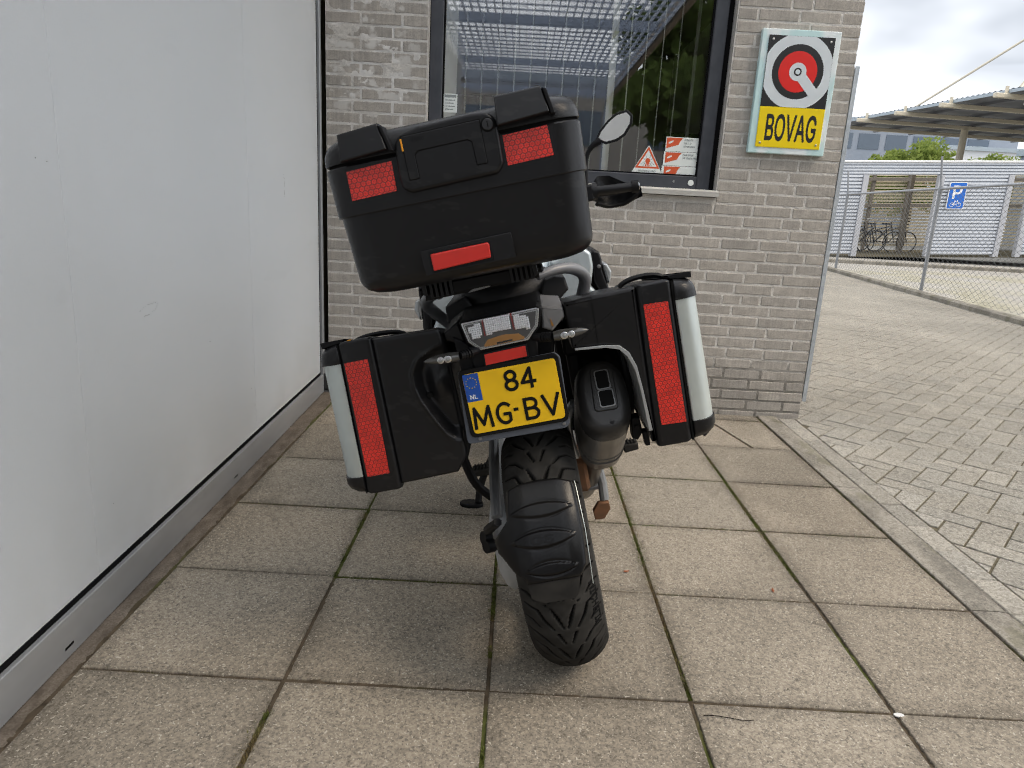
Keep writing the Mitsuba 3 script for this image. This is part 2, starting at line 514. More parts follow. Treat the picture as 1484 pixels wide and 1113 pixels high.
def mossy(x, y):
    return mg[int(round((x + 1.2) * 100)), int(round(y * 100))]


for xx in X[1:5]:
    for k in range(13000):
        y = rng.uniform(0.6, 4.1)
        if mossy(xx, y) > (0.49 if xx > -0.3 else 0.55):
            tuft(xx + rng.gauss(0, 0.0052 + 0.030 * max(0, mossy(xx, y) - 0.47)), y, rng.uniform(0.004, 0.010) * (1.5 if rng.random() < .1 else 1), rng.uniform(0.001, 0.0026), rng.uniform(0, 6.3))
for r in range(-1, 6):
    for k in range(3400):
        x = rng.uniform(-1.02, 1.47); y = min(1.5 + r * 0.5, 4.1)
        if mossy(x, y) > 0.56:
            tuft(x, y + rng.gauss(0, 0.0035), rng.uniform(0.003, 0.008), rng.uniform(0.0008, 0.0016), rng.uniform(0, 6.3))
for k in range(3000):
    y = rng.uniform(0.6, 4.1)
    if mossy(1.474, y) > 0.5:
        tuft(1.4755 + rng.gauss(0, 0.003), y, rng.uniform(0.003, 0.008), 0.0014, rng.uniform(0, 6.3))
add('moss', TM(bl_v, bl_f), 'mat_moss', label='green moss growing in the slab joints', cat='moss', kind='stuff')

# the kerb with its stones
KB = tag(key_for('kerb'), 'grey concrete kerb between the slabs and the block paving', kind='structure')
add('kerb_bed', cbox(1.476, 1.735, -2, 4.119, -0.058, -0.02), 'mat_sand', KB)
y = -2.0
while y < 4.1:
    y1 = min(y + 0.997, 4.108)
    prof = [(1.4785, -0.05), (1.4785, 0.001), (1.481, 0.004), (1.560, 0.006), (1.592, 0.001), (1.598, -0.008), (1.6, -0.05)]
    ys = np.linspace(y + 0.003, y1, 14)
    rings = []
    for q in ys:
        e = 0.0035 * (meshkit.fbm(np.array([q * 11, 3.0, 1.0]), 3) - 0.5)
        rings.append([(a + (e if 0.5 < i < 6 and a > 1.55 else 0), q, b + (e if b > -0.04 else 0)) for i, (a, b) in enumerate(prof)])
    add('kerb_stone', loft(rings), 'mat_kerb', KB, smooth=35)
    y += 1.0
# soldier course along the kerb
y = -2.0
while y < 4.05:
    ln = 0.207
    m = cbox(1.604, 1.706, y, min(y + ln, 4.1), -0.05, -0.002 + rng.uniform(-0.003, 0.002), 0.004)
    add('paver', m, PAVERS[rng.randrange(4)], KB)
    y += ln + 0.004

# block paving in herringbone
YD = tag(key_for('paved_yard'), 'yard of pale concrete block paving in herringbone bond', kind='structure')
add('sand_bed', cbox(1.7105, 7.6, -2.5, 21, -0.058, -0.0095), 'mat_sand', YD)
PW = 0.111
A0 = math.radians(3.0)
ca, sa = math.cos(A0 - math.pi / 4), math.sin(A0 - math.pi / 4)
yard = Polygon([(1.712, -2.2), (5.2, -2.2), (6.35, 7.3), (7.52, 17.6), (7.52, 20.6), (1.80, 20.6), (1.80, 4.6), (1.712, 4.1)])
pieces = []
o = np.array([1.852, 3.425])
ex, ey = np.array([ca, sa]), np.array([-sa, ca])
for a in range(-120, 260):
    for b in range(-75, 75):
        # translations (1, 1) * a and (2, -2) * b in units of the block width
        gx, gy = a + 2 * b, a - 2 * b
        for horiz in (0, 1):
            x0, y0, w, l = (gx, gy, 2, 1) if horiz else (gx + 1, gy - 2, 1, 2)
            cx, cy = o + ((x0 + w / 2) * ex + (y0 + l / 2) * ey) * PW
            if 1.5 < cx < 7.6 and -2.4 < cy < 20.8:
                pieces.append((cx, cy, x0, y0, w, l))
inner = yard.buffer(-0.115)
blocks = []
for cx, cy, x0, y0, w, l in pieces:
    gp = 0.0034
    pts = [(x0 * PW + gp, y0 * PW + gp), ((x0 + w) * PW - gp, y0 * PW + gp), ((x0 + w) * PW - gp, (y0 + l) * PW - gp), (x0 * PW + gp, (y0 + l) * PW - gp)]
    pts = [tuple(o + a * ex + b * ey) for a, b in pts]
    if inner.contains(Point(cx, cy)):
        blocks.append((cx, cy, Polygon(pts), False))
    else:
        q = Polygon(pts).intersection(yard)
        if q.geom_type == 'Polygon' and q.area > 0.0012:
            blocks.append((q.centroid.x, q.centroid.y, q.buffer(-0.0008, join_style=2), cx < 2.4 and cy < 4.3 and q.area < 0.02))
blocks.sort(key=lambda b: (b[0] > 0.80 * b[1] + 0.5 or b[1] < 1.2 or b[0] < 1.7, math.hypot(b[0], b[1])))
rest = []
for n, (cx, cy, q, cut) in enumerate(blocks):
    if q.is_empty:
        continue
    zz = -0.004 + rng.uniform(-0.0014, 0.0014)
    m = prism(q.simplify(0.0005), zz, -0.05, 0.0034, 0, 2 if n < 600 else 1)
    v = np.asarray(m.vertices).copy()
    v[:, 2] += np.where(v[:, 2] > -0.04, (v[:, 0] - cx) * rng.uniform(-0.010, 0.010) + (v[:, 1] - cy) * rng.uniform(-0.010, 0.010), 0)
    m = TM(v, m.faces)
    if n < 285:
        add('paver', m, 'mat_paver_pale' if cut and rng.random() < 0.6 else PAVERS[rng.choice((0, 0, 1, 1, 2, 3))], YD)
    else:
        rest.append(m)
add('far_pavers', rest, PAVERS[0], YD, kind='stuff')
# ------------------------------------------------------------------ brick wall with window
BW = thing('brick_wall', 'grey brown brick wall with white lime stains and a dark framed window', 'wall')
WX0, WX1, WZ0, WZ1 = -0.549, 1.078, 1.292, 2.62
ROWS_BIG = 40
bricks = []
for k in range(50):
    z0 = BZ0 + k * COURSE
    zc = z0 + 0.0255
    rngs = [(WALL_X0, WALL_X1)]
    if zc > 1.245 and z0 < WZ1:
        rngs = [(WALL_X0, WX0 - 0.004), (WX1 + 0.006, WALL_X1)]
    anchor = -0.910 if k % 2 else -0.957
    # joints along the row
    js = [anchor - 0.22]
    while js[-1] < WALL_X1 + 0.3:
        step = 0.2205
        if js[-1] > -0.45 and rng.random() < 0.13:
            step = 0.111
        js.append(js[-1] + step)
    for a, b in rngs:
        e = [a] + [q for q in js if a + 0.055 < q < b - 0.075] + [b]
        for q0, q1 in zip(e[:-1], e[1:]):
            l0 = q0 + (0.0 if q0 == a else 0.0055)
            l1 = q1 - (0.0 if q1 == b else 0.0055)
            bricks.append((l0, l1, z0, z0 + 0.0515))


def brick_mesh(l0, l1, z0, z1, depth=0.06, big=True):
    dy = rng.uniform(-0.0016, 0.0016)
    m = cbox(l0 + rng.uniform(0, .0012), l1 - rng.uniform(0, .0012), WALL_Y + dy, WALL_Y + depth, z0 + rng.uniform(-.0008, .0008), z1 + rng.uniform(-.0008, .0008), 0.0028)
    v = np.asarray(m.vertices).copy()
    v[:, 2] += (v[:, 0] - (l0 + l1) / 2) * rng.uniform(-0.006, 0.006)
    return TM(v, m.faces)


# hidden behind the luggage or high above the picture: those go last
def rank(b):
    cx, cz = (b[0] + b[1]) / 2, (b[2] + b[3]) / 2
    hid = (cz > 2.35) or (-0.62 < cx < 0.40 and 0.72 < cz < 1.3) or (-0.75 < cx < 0.75 and 0.1 < cz < 0.72) or (cz < 0.05 and cx < 0.8)
    return hid, -(b[1] - b[0]), cz


bricks.sort(key=rank)
rest = []
for n, b in enumerate(bricks):
    m = brick_mesh(*b)
    if n < 296:
        add('brick', m, BRICKS[rng.choice((0, 0, 0, 1, 1, 2, 2, 3))], BW)
    else:
        rest.append(m)
# the return of the wall round the corner
for k in range(50):
    z0 = BZ0 + k * COURSE
    y = WALL_Y + (0.066 if k % 2 else 0.115)
    while y < 8.2:
        m = cbox(WALL_X1 - 0.05, WALL_X1 + rng.uniform(-.001, .001), y, y + 0.209, z0, z0 + 0.0515, 0.003)
        rest.append(m)
        y += 0.2205
add('brick_rest', rest, BRICKS[0], BW, kind='stuff')
MY = WALL_Y + 0.0026


def mortar_face(x0, x1, z0, z1):
    nx, nz = max(2, int((x1 - x0) / 0.012)), max(2, int((z1 - z0) / 0.012))
    xs, zs = np.linspace(x0, x1, nx), np.linspace(z0, z1, nz)
    gx, gz = np.meshgrid(xs, zs, indexing='ij')
    q = np.stack([gx * 30, gz * 38, gx * 0], -1)
    dy = (meshkit.fbm(q, 4) - 0.5) * 0.004
    lime = np.clip((-0.5 - gx) * 4, 0, 1) * np.clip((gz - 1.5) * 4, 0, 1)
    dy -= lime * 0.0035 * np.clip(meshkit.fbm(q * 0.6, 3, 4) * 3 - 1.2, 0, 1)
    v = np.stack([gx, MY + dy, gz], -1).reshape(-1, 3)
    return TM(v, grid_faces(nx, nz)[:, ::-1])


mf = [mortar_face(WALL_X0, WX0, -0.06, 3.1), mortar_face(WX1, WALL_X1 - 0.004, -0.06, 3.1), mortar_face(WX0, WX1, -0.06, 1.25), mortar_face(WX0, WX1, WZ1, 3.1)]
core = [cbox(WALL_X0, WX0, MY + 0.02, MY + 0.24, -0.06, 3.1), cbox(WX1 + 0.001, WALL_X1 - 0.006, MY + 0.02, MY + 0.24, -0.06, 3.1),
        cbox(WX0, WX1, MY + 0.02, MY + 0.24, -0.06, 1.25), cbox(WX0, WX1, MY + 0.02, MY + 0.24, WZ1, 3.1),
        cbox(WALL_X1 - 0.2, WALL_X1 - 0.006, MY + 0.24, 8.3, -0.06, 3.1)]
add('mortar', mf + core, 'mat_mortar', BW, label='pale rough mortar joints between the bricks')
# roof edge over the wall
add('roof', cbox(-6, 1.90, 4.0, 9, 3.22, 3.5, 0.01), 'mat_frame', BW)

# window
WN = key_for('window', BW)
tag(WN, 'dark framed window with stickers in its lower right corner')
FY = WALL_Y + 0.055


def bar4(x0, x1, z0, z1, w, y0, y1, c):
    return [cbox(x0, x0 + w, y0, y1, z0, z1, c), cbox(x1 - w, x1, y0, y1, z0, z1, c), cbox(x0 + w, x1 - w, y0 + .0006, y1, z0, z0 + w, c), cbox(x0 + w, x1 - w, y0 + .0006, y1, z1 - w, z1, c)]


add('frame', bar4(WX0 + .002, WX1 - .03, WZ0 - 0.004, WZ1 - 0.003, 0.072, FY, FY + 0.07, 0.004), 'mat_frame', WN)
add('gasket', bar4(WX0 + .0745, WX1 - .1025, WZ0 + 0.0685, WZ1 - 0.0755, 0.008, FY + 0.012, FY + 0.03, 0.001), 'mat_black_gap', WN)
add('frame_side', cbox(WX1 - 0.0298, WX1 - 0.001, FY + 0.02, FY + 0.07, WZ0, WZ1 - .003), 'mat_black_gap', WN)
GX0, GX1, GZ0, GZ1 = WX0 + 0.076, WX1 - 0.104, WZ0 + 0.07, WZ1 - 0.077
GY = FY + 0.026
for q in (GY, GY + 0.018):      # double glazing
    add('pane', TM([(GX0, q, GZ0), (GX1, q, GZ0), (GX1, q, GZ1), (GX0, q, GZ1)], [(0, 1, 2), (0, 2, 3)]), 'mat_pane', WN)
sill = prism([(WALL_Y - 0.034, 1.2535), (WALL_Y + 0.10, 1.2535), (WALL_Y + 0.10, 1.291), (WALL_Y + 0.02, 1.291), (WALL_Y - 0.030, 1.283), (WALL_Y - 0.034, 1.279)], 0, 1, 0)
v = np.asarray(sill.vertices); sv = np.stack([WX0 - 0.003 + v[:, 2] * (WX1 - WX0 + 0.012), v[:, 0], v[:, 1]], 1)
add('sill', TM(sv, sill.faces), 'mat_sill', WN, label='pale metal window sill', smooth=20)
add('drain_cap', move(prism(Point(0, 0).buffer(0.0135, quad_segs=10), 0, 0.003, 0.001), (0, 0, 0)) if False else swap(move(prism(Point(0.944, 1.3245).buffer(0.0165, quad_segs=10), FY - 0.0022, FY + 0.001, 0.0008), (0, 0, 0)), 'xzy'), 'mat_white_print', WN, label='small round white sticker on the frame')
add('latch_mark', [swap(prism([(0.839, 1.3265), (0.845, 1.334), (0.850, 1.333), (0.851, 1.323), (0.846, 1.318), (0.846, 1.326)], FY - 0.002, FY + 0.001, 0.0006), 'xzy')], 'mat_steel', WN)

# the room behind
RY0, RY1 = MY + 0.24, 8.2
rm = lambda n, b, m, l: tag(add(n, b, m), l, kind='structure')
rm('room_wall', [cbox(-1.5, 1.53, RY1, RY1 + 0.05, 0, 3.1), cbox(-1.55, -1.5, RY0, RY1, 0, 3.1)], 'mat_room', 'beige wall of the room behind the window')
rm('room_floor', cbox(-1.5, 1.53, RY0, RY1, -0.05, 0.01), 'mat_room_floor', 'dark floor of the room behind the window')
rm('room_ceiling', cbox(-1.5, 1.53, RY0, RY1, 2.75, 2.8), 'mat_room', 'ceiling of the room behind the window')
# vertical blind
VB = thing('vertical_blind', 'pale vertical blind with turned slats hanging behind the window', 'blind')
add('head_rail', cbox(-0.62, 1.16, MY + 0.27, MY + 0.31, 2.60, 2.64, 0.003), 'mat_blind', VB)
k = 0
x = -0.46
while x < 1.02:
    a = math.radians(92 - math.degrees(math.atan2(x, 4.4)) + rng.uniform(-5, 3))
    if k < 1: a = math.radians(25)
    if k in (10,): a = math.radians(58)
    if k in (15,): a = math.radians(66)
    n = 5
    t = np.linspace(-1, 1, n)
    prof = np.stack([t * 0.0445, 0.004 * (1 - t * t)], 1)
    R = np.array([[math.cos(a), -math.sin(a)], [math.sin(a), math.cos(a)]])
    q = prof @ R.T
    zt, zb = 2.60, 1.20
    v = np.vstack([np.c_[q[:, 0] + x, q[:, 1] + MY + 0.29, np.full(n, zz)] for zz in (zb, zt)])
    v2 = v + np.array([0.0009 * math.sin(a), -0.0009 * math.cos(a), 0])
    f = grid_faces(2, n)
    add('slat', TM(np.vstack([v, v2]), np.vstack([f, f[:, ::-1] + 2 * n])), 'mat_blind', VB, smooth=True)
    x += 0.0935; k += 1
# things standing in the room, seen dimly
MN = thing('monitor', 'black computer monitor standing inside the room behind the window', 'monitor')
add('screen', cbox(0.98, 1.50, 5.30, 5.34, 1.36, 1.70, 0.008), 'mat_black_matt', MN)
add('stand', [cbox(1.20, 1.26, 5.33, 5.37, 1.10, 1.38), cbox(1.10, 1.36, 5.24, 5.46, 1.085, 1.10)], 'mat_black_matt', MN)
DK = thing('desk', 'desk inside the room behind the window', 'desk')
add('top', cbox(-0.2, 1.52, 4.95, 5.75, 1.04, 1.084, 0.004), 'mat_room_floor', DK)
add('leg', [cbox(-0.15, -0.1, 5.0, 5.7, 0.01, 1.04)], 'mat_black_matt', DK)
add('leg', [cbox(1.45, 1.50, 5.0, 5.7, 0.01, 1.04)], 'mat_black_matt', DK)
CB = thing('cabinet', 'tall dark cabinet at the left in the room behind the window', 'cabinet')
add('body', cbox(-1.0, 0.12, 6.9, 7.6, 0.012, 2.1, 0.01), 'mat_black_matt', CB)
add('door', cbox(-0.98, -0.45, 6.88, 6.899, 0.05, 2.08, 0.004), 'mat_room_floor', CB)

# stickers on the pane (they lie on the glass, 3 mm thick)
SY = GY - 0.0012


def flat(poly, y=SY, th=0.001, rnd=0.0):
    return swap(prism(poly, y - th, y, 0, rnd), 'xzy')


def words(s, x, z, h, y, bold=True, sx=1.0, center=False, th=0.0006):
    m = textm(s, h, th, bold, sx, center)
    v = np.asarray(m.vertices)
    return TM(np.stack([v[:, 0] + x, y - th + (th - v[:, 2]) - 0.0002, v[:, 1] + z], 1), m.faces)


def tflat(poly, y=SY, th=0.001):
    p = poly if hasattr(poly, 'exterior') else Polygon(poly)
    p = shapely.affinity.translate(shapely.affinity.scale(p, TS_, TS_, origin=(0, 0)), TC_[0], TC_[1])
    return flat(p, y, th)


WS = thing('warning_sticker', 'triangular orange and white warning sticker in the window corner', 'sticker')
tx, tz = 0.0, 0.0
TS_, TC_ = 0.84, (0.694, GZ0 + 0.003)
add('backing', tflat([(tx - .105, tz), (tx + .105, tz), (tx + .085, tz + .034), (tx + .004, tz + .176), (tx - .004, tz + .176), (tx - .085, tz + .034)]), 'mat_white_print', WS)
tri = Polygon([(tx - .083, tz + .032), (tx + .083, tz + .032), (tx, tz + .172)])
ring = tri.difference(tri.buffer(-0.0115, join_style=2))
rv = [tflat(Polygon(p_), SY - 0.0012, 0.0005) for p_ in ()]
out, inn = np.array(tri.exterior.coords)[:3], np.array(tri.buffer(-0.0115, join_style=2).exterior.coords)[:3]
o_s, i_s = sorted(map(tuple, out)), sorted(map(tuple, inn))
for a, b in ((0, 1), (1, 2), (0, 2)):
    rv.append(tflat(Polygon([o_s[a], o_s[b], i_s[b], i_s[a]]).buffer(0.0001), SY - 0.0012, 0.0005))
rv.append(tflat(Point(tx, tz + .081).buffer(0.0165), SY - 0.0012, 0.0005))
for s_ in (-1, 0, 1):
    rv.append(tflat(LineString([(tx + s_ * .007, tz + .07), (tx + s_ * .012, tz + .048)]).buffer(0.0035), SY - 0.0012, 0.0006))
add('print', rv, 'mat_orange_print', WS)
gr = []
for s_ in (-1, 1):
    for a0, a1 in (((.02, .085), (.036, .105)), ((.02, .075), (.045, .055)), ((.016, .066), (.030, .046)), ((.01, .10), (.018, .122))):
        gr.append(tflat(LineString([(tx + s_ * a0[0], tz + a0[1]), (tx + s_ * a1[0], tz + a1[1])]).buffer(0.0014), SY - 0.0012, 0.0005))
gr.append(words('BEVEILIGD', TC_[0], TC_[1] + 0.008, 0.009, SY - 0.0012, True, 1.5, True))
add('lettering', gr, 'mat_grey_print', WS)
NS = thing('notice_sticker', 'white and orange notice sticker of three panels in the window corner', 'sticker')
nx0, nx1 = 0.786, 0.972
for i, (za, zb) in enumerate(((0.128, 0.205), (0.052, 0.126), (0.003, 0.050))):
    pn = add('panel', flat([(nx0 - (0.010 if i else 0) * (i / 2), GZ0 + za), (nx1, GZ0 + za), (nx1, GZ0 + zb), (nx0 - (0.010 if i else 0) * (i / 2), GZ0 + zb)], SY - 0.0004 * (i + 1), 0.0008), 'mat_white_print', NS)
    h = zb - za
    z1 = GZ0 + zb - 0.004
    yb = SY - 0.0004 * (i + 1) - 0.0012
    lo = max(z1 - 0.058, GZ0 + 0.006)
    add('orange_mark', flat([(nx0 + .004, lo), (nx0 + .072, z1 - 0.036 if i < 2 else lo), (nx0 + .080, z1 - 0.018), (nx0 + .094, z1), (nx0 + .004, z1)], yb, 0.0005), 'mat_orange_print', NS)
    wh = [flat(Point(0, 0).buffer(1).simplify(.02), yb - 0.0007, 0.0004)]
    e = shapely.affinity.translate(shapely.affinity.rotate(shapely.affinity.scale(Point(0, 0).buffer(1), 0.015, 0.005), 28), nx0 + .028, z1 - 0.024)
    add('leaf_mark', flat(e, yb - 0.0007, 0.0004), 'mat_white_print', NS)
    t_ = (('OFFERTE', 'WILT U', 'OPVRAGEN'), ('PARKEREN', 'OP EIGEN RISICO'), ())[i]
    if t_:
        add('lettering', [words(s, nx0 + 0.100, z1 - 0.015 - 0.017 * j, 0.0095, yb, True, 0.88) for j, s in enumerate(t_)], 'mat_grey_print', NS)
LS = thing('opening_hours_sticker', 'small pale sticker with lines of print at the left edge of the window', 'sticker')
lx, lz = GX0 + 0.004, 1.63
add('backing', flat([(lx, lz), (lx + .078, lz), (lx + .078, lz + .098), (lx, lz + .098)]), 'mat_white_print', LS)
add('lettering', [flat([(lx + .006, lz + .078), (lx + .072, lz + .078), (lx + .072, lz + .092), (lx + .006, lz + .092)], SY - 0.0012, 0.0005)] +
    [flat([(lx + .010, lz + q), (lx + .066 - 0.008 * (i % 2), lz + q), (lx + .066 - 0.008 * (i % 2), lz + q + .005), (lx + .010, lz + q + .005)], SY - 0.0012, 0.0005) for i, q in enumerate((.062, .046, .03, .014))], 'mat_grey_print', LS)

# galvanised corner guard
CG = thing('corner_guard', 'galvanised steel angle guarding the right corner of the brick wall', 'guard')
add('front_flange', cbox(1.7405, 1.7635, WALL_Y - 0.002, WALL_Y + 0.0025, 0.105, 1.968, 0.0006), 'mat_galv', CG)
add('side_flange', cbox(1.7595, 1.7635, WALL_Y + 0.0026, WALL_Y + 0.09, 0.105, 1.968, 0.0006), 'mat_galv', CG)

# wall sign
SG = thing('wall_sign', 'red, grey and yellow sign with pale frame screwed to the brick wall', 'sign')
sx0, sx1, sz0, sz1 = 1.213, 1.628, 1.499, 2.122
FYs = WALL_Y - 0.035
add('backing', cbox(sx0, sx1, FYs, WALL_Y - 0.002, sz0, sz1, 0.003), 'mat_mint', SG, label='weathered white and turquoise backing board')
px0, px1, pz0, pz1, pm = 1.249, 1.597, 1.531, 2.090, 1.7375
add('upper_field', cbox(px0, px1, FYs - 0.006, FYs - 0.0002, pm + .0004, pz1, 0.0008), 'mat_sign_black', SG)
add('yellow_field', cbox(px0, px1, FYs - 0.006, FYs - 0.0002, pz0, pm, 0.0008), 'mat_sign_yellow', SG)
cx, cz = 1.4215, 1.9155
clip = sbox(px0 + .001, pm + .001, px1 - .001, pz1 - .001)
yl = FYs - 0.006


def lay(poly, n, m, nm):
    add(nm, flat(poly, yl - 0.0007 * n, 0.0006), m, SG)


lay(Point(cx, cz).buffer(0.189, quad_segs=24).intersection(clip), 0, 'mat_sign_grey', 'grey_disc')
lay(Point(cx, cz).buffer(0.136, quad_segs=24), 1, 'mat_sign_black', 'black_ring')
lay(Point(cx, cz).buffer(0.1025, quad_segs=24), 2, 'mat_sign_red', 'red_disc')
arm = Point(cx, cz).buffer(0.0455, quad_segs=16).union(shapely.affinity.rotate(sbox(cx, cz - 0.0265, cx + 0.141, cz + 0.0265), -47, origin=(cx, cz)))
lay(arm, 3, 'mat_sign_grey', 'pointer')
lay(Point(cx, cz).buffer(0.0205, quad_segs=12), 4, 'mat_sign_black', 'hub_ring')
lay(Point(cx, cz).buffer(0.0125, quad_segs=12), 5, 'mat_sign_grey', 'hub_dot')
tm = textm('BOVAG', 0.128, 0.0008, True, 0.505)
v = np.asarray(tm.vertices)
wid = v[:, 0].max() - v[:, 0].min()
add('lettering', TM(np.stack([v[:, 0] * 0.272 / wid + cx + 0.006, yl - v[:, 2], v[:, 1] * 1.0 + 1.569], 1), tm.faces), 'mat_sign_black', SG)
for q in ((1.271, 2.069), (1.575, 2.069), (1.271, 1.5525), (1.575, 1.5525)):
    add('screw', swap(prism(Point(*q).buffer(0.0062), yl - 0.004, yl + 0.001, 0.003), 'xzy'), 'mat_steel', SG, smooth=40)

# ------------------------------------------------------------------ white panel wall
PN = thing('panel_wall', 'smooth white panel wall with grey metal base rail on the left', 'wall')
pd = (PANEL_B - PANEL_A) / np.linalg.norm(PANEL_B - PANEL_A)
pn = np.array([-pd[1], pd[0]])                    # into the wall (towards -x)
PL = np.linalg.norm(PANEL_B - PANEL_A)


def pw(s0, s1, d0, d1, z0, z1, c=0.0):
    m = cbox(s0, s1, d0, d1, z0, z1, c)
    v = np.asarray(m.vertices)
    q = PANEL_A + v[:, :1] * pd + v[:, 1:2] * pn
    return TM(np.c_[q, v[:, 2]], m.faces)


seams = [-2.2, -1.0, 0.25, 1.49, 2.105, 3.345, PL - 0.055]
for a, b in zip(seams[:-1], seams[1:]):
    add('panel', pw(a + .0004, b - .0004, 0.004, 0.04, 0.135, 3.4, 0.0012), 'mat_panel', PN)
add('black_gap', pw(-2.2, PL - 0.03, 0.012, 0.04, 0.11, 3.4), 'mat_black_gap', PN)
add('base_rail', pw(-2.2, PL - 0.002, -0.004, 0.011, 0.004, 0.113, 0.002), 'mat_alu', PN, label='grey aluminium base rail')
add('edge_trim', pw(PL - 0.022, PL + 0.012, -0.006, 0.011, 0.1135, 3.4, 0.002), 'mat_alu', PN, label='grey aluminium edge trim beside the brick wall')
sc = []
for zz, ss in (((0.80, 0.812, 0.813), (2.42, 2.47, 2.52)), ((0.783, 0.788, 0.808), (2.44, 2.50, 2.53)), ((1.17, 1.24, 1.13), (3.83, 3.832, 3.828))):
    P_ = [PANEL_A + pd * q + pn * 0.0042 for q in ss]
    sc.append(tube([(*p, z_) for p, z_ in zip(P_, zz)], 0.0004, 5, 8))
for s_, z_ in ((2.02, 1.20), (2.06, 1.195), (2.9, 0.62), (1.75, 0.5), (3.3, 0.34), (2.2, 0.30), (3.42, 0.23)):
    p = PANEL_A + pd * s_ + pn * 0.0042
    sc.append(cbox(p[0] - .001, p[0] + .001, p[1] - .0015, p[1] + .0015, z_ - .0012, z_ + .0012, .0005))
add('scuff', sc, 'mat_black_gap', PN, label='small dark scratches and dots on the white panels', kind='stuff')
for s in (0.9, 1.92, 3.05):
    add('slot', pw(s, s + 0.035, -0.0045, 0.0, 0.030, 0.037), 'mat_black_gap', PN)
add('inner_lining', pw(-2.2, PL, 0.041, 0.3, 0.0, 3.4), 'mat_panel', PN)

# ------------------------------------------------------------------ louvred canopy overhead
LC = thing('louvre_canopy', 'grey louvred canopy ceiling above the pavement', 'canopy')
CX0, CX1, CY0, CY1, CZ = -1.02, 1.40, -5.2, 4.0, 3.02
bl = []
x = CX0
while x < CX1:
    bl.append(cbox(x, x + 0.003, CY0, CY1, CZ, CZ + 0.060)); x += 0.080
y = CY0
while y < CY1:
    bl.append(cbox(CX0, CX1, y, y + 0.004, CZ + 0.044, CZ + 0.060)); y += 0.21
add('louvres', bl, 'mat_louvre', LC, kind='stuff')
add('edge_beam', cbox(CX1, CX1 + 0.06, CY0, CY1, CZ - 0.02, CZ + 0.16, 0.003), 'mat_timber', LC)
for y in np.arange(CY0, CY1 + .1, 2.46):
    add('cross_beam', cbox(CX0 - 0.2, CX1, y - 0.02, y + 0.02, CZ + 0.09, CZ + 0.17), 'mat_louvre', LC)
add('front_post', cbox(CX1 - 0.02, CX1 + 0.06, CY0 - 0.08, CY0, 0, CZ + 0.1, 0.003), 'mat_louvre', LC)
# ------------------------------------------------------------------ beyond the yard
mat('fence_steel', prin(lambda p, n, uv: mix((0.20, 0.21, 0.22), (0.36, 0.37, 0.39), fbm(p.x * 30, p.z * 9, p.y * 30, 3)), 0.5, 0.5))
mat('wire', two(prin((0.10, 0.105, 0.105), 0.55, 0.2)))
mat('siding', two(prin(lambda p, n, uv: mix((0.66, 0.69, 0.74), (0.54, 0.57, 0.62), fbm(p.x * 1.5, p.z * 5, 1.0, 4)), 0.42, 0.25)))
mat('shed_post', prin((0.46, 0.47, 0.50), 0.5, 0.3))
mat('shed_back', two(diffuse(lambda p, n, uv: mix((0.62, 0.55, 0.41), (0.52, 0.46, 0.34), noise(p.x * 3, p.z * 3, 1.0)))))
mat('shed_frame', prin((0.16, 0.14, 0.115), 0.6))
mat('sign_blue', prin((0.012, 0.13, 0.55), 0.35))
mat('white_paint', prin((0.78, 0.79, 0.80), 0.4))
mat('cream', prin((0.58, 0.53, 0.42), 0.5))
mat('roof_sheet', two(prin((0.17, 0.18, 0.20), 0.5, 0.2)))
mat('roof_edge', prin((0.34, 0.40, 0.45), 0.5))
mat('far_grey', diffuse(lambda p, n, uv: mix((0.26, 0.30, 0.36), (0.33, 0.36, 0.41), noise(p.x * 0.4, p.z * 0.4, 0.0))))
mat('far_white', diffuse((0.66, 0.68, 0.70)))
mat('far_glass', prin((0.10, 0.13, 0.17), 0.15))
mat('bark', diffuse((0.09, 0.07, 0.05)))


def leafm(a, b):
    return {'type': 'principledthin', 'base_color': col(lambda p, n, uv: mix(a, b, noise(p.x * 2.5, p.y * 2.5, p.z * 2.5) * 0.6 + 0.4 * cell_rand(p.x * 9, p.y * 9, p.z * 9))), 'roughness': 0.6, 'diff_trans': 0.8}


mat('leaf', leafm((0.12, 0.18, 0.04), (0.33, 0.39, 0.11)))
mat('leaf_dark', leafm((0.06, 0.10, 0.028), (0.16, 0.22, 0.06)))
mat('bike_black', prin((0.03, 0.03, 0.033), 0.5))

FLD = tag(key_for('field'), 'flat pale road surface with dry grass beyond the fence', kind='structure')
fp = [(7.55, -2.5), (80, -2.5), (80, 60), (1.8, 60), (1.8, 20.65), (7.55, 20.65), (7.62, 17.6)]
m = prism(Polygon([(6.45, 7.3), (5.30, -2.2), (5.30, -2.5), (90, -2.5), (90, 70), (1.8, 70), (1.8, 20.7), (7.62, 20.7), (7.62, 17.6)]), 0.0, -0.05, 0)
add('surface', m, 'mat_field', FLD)
add('road_edge', cbox(5.5, 90, 20.80, 20.95, -0.05, 0.10, 0.02), 'mat_kerb', FLD)
add('raised_road', cbox(1.8, 90, 20.951, 70, -0.05, 0.10), 'mat_field', FLD)

# fence line
FA, FB = np.array([6.33, 7.20]), np.array([7.56, 17.60])
FA0 = FA + (FA - FB) / np.linalg.norm(FB - FA) * 9.0
fd = (FB - FA) / np.linalg.norm(FB - FA)
FC = FB + fd * 4.8
fn = np.array([fd[1], -fd[0]])
LF = float((FC - FA0) @ fd)


def fpt(s, off=0.0):
    return FA0 + fd * s + fn * off


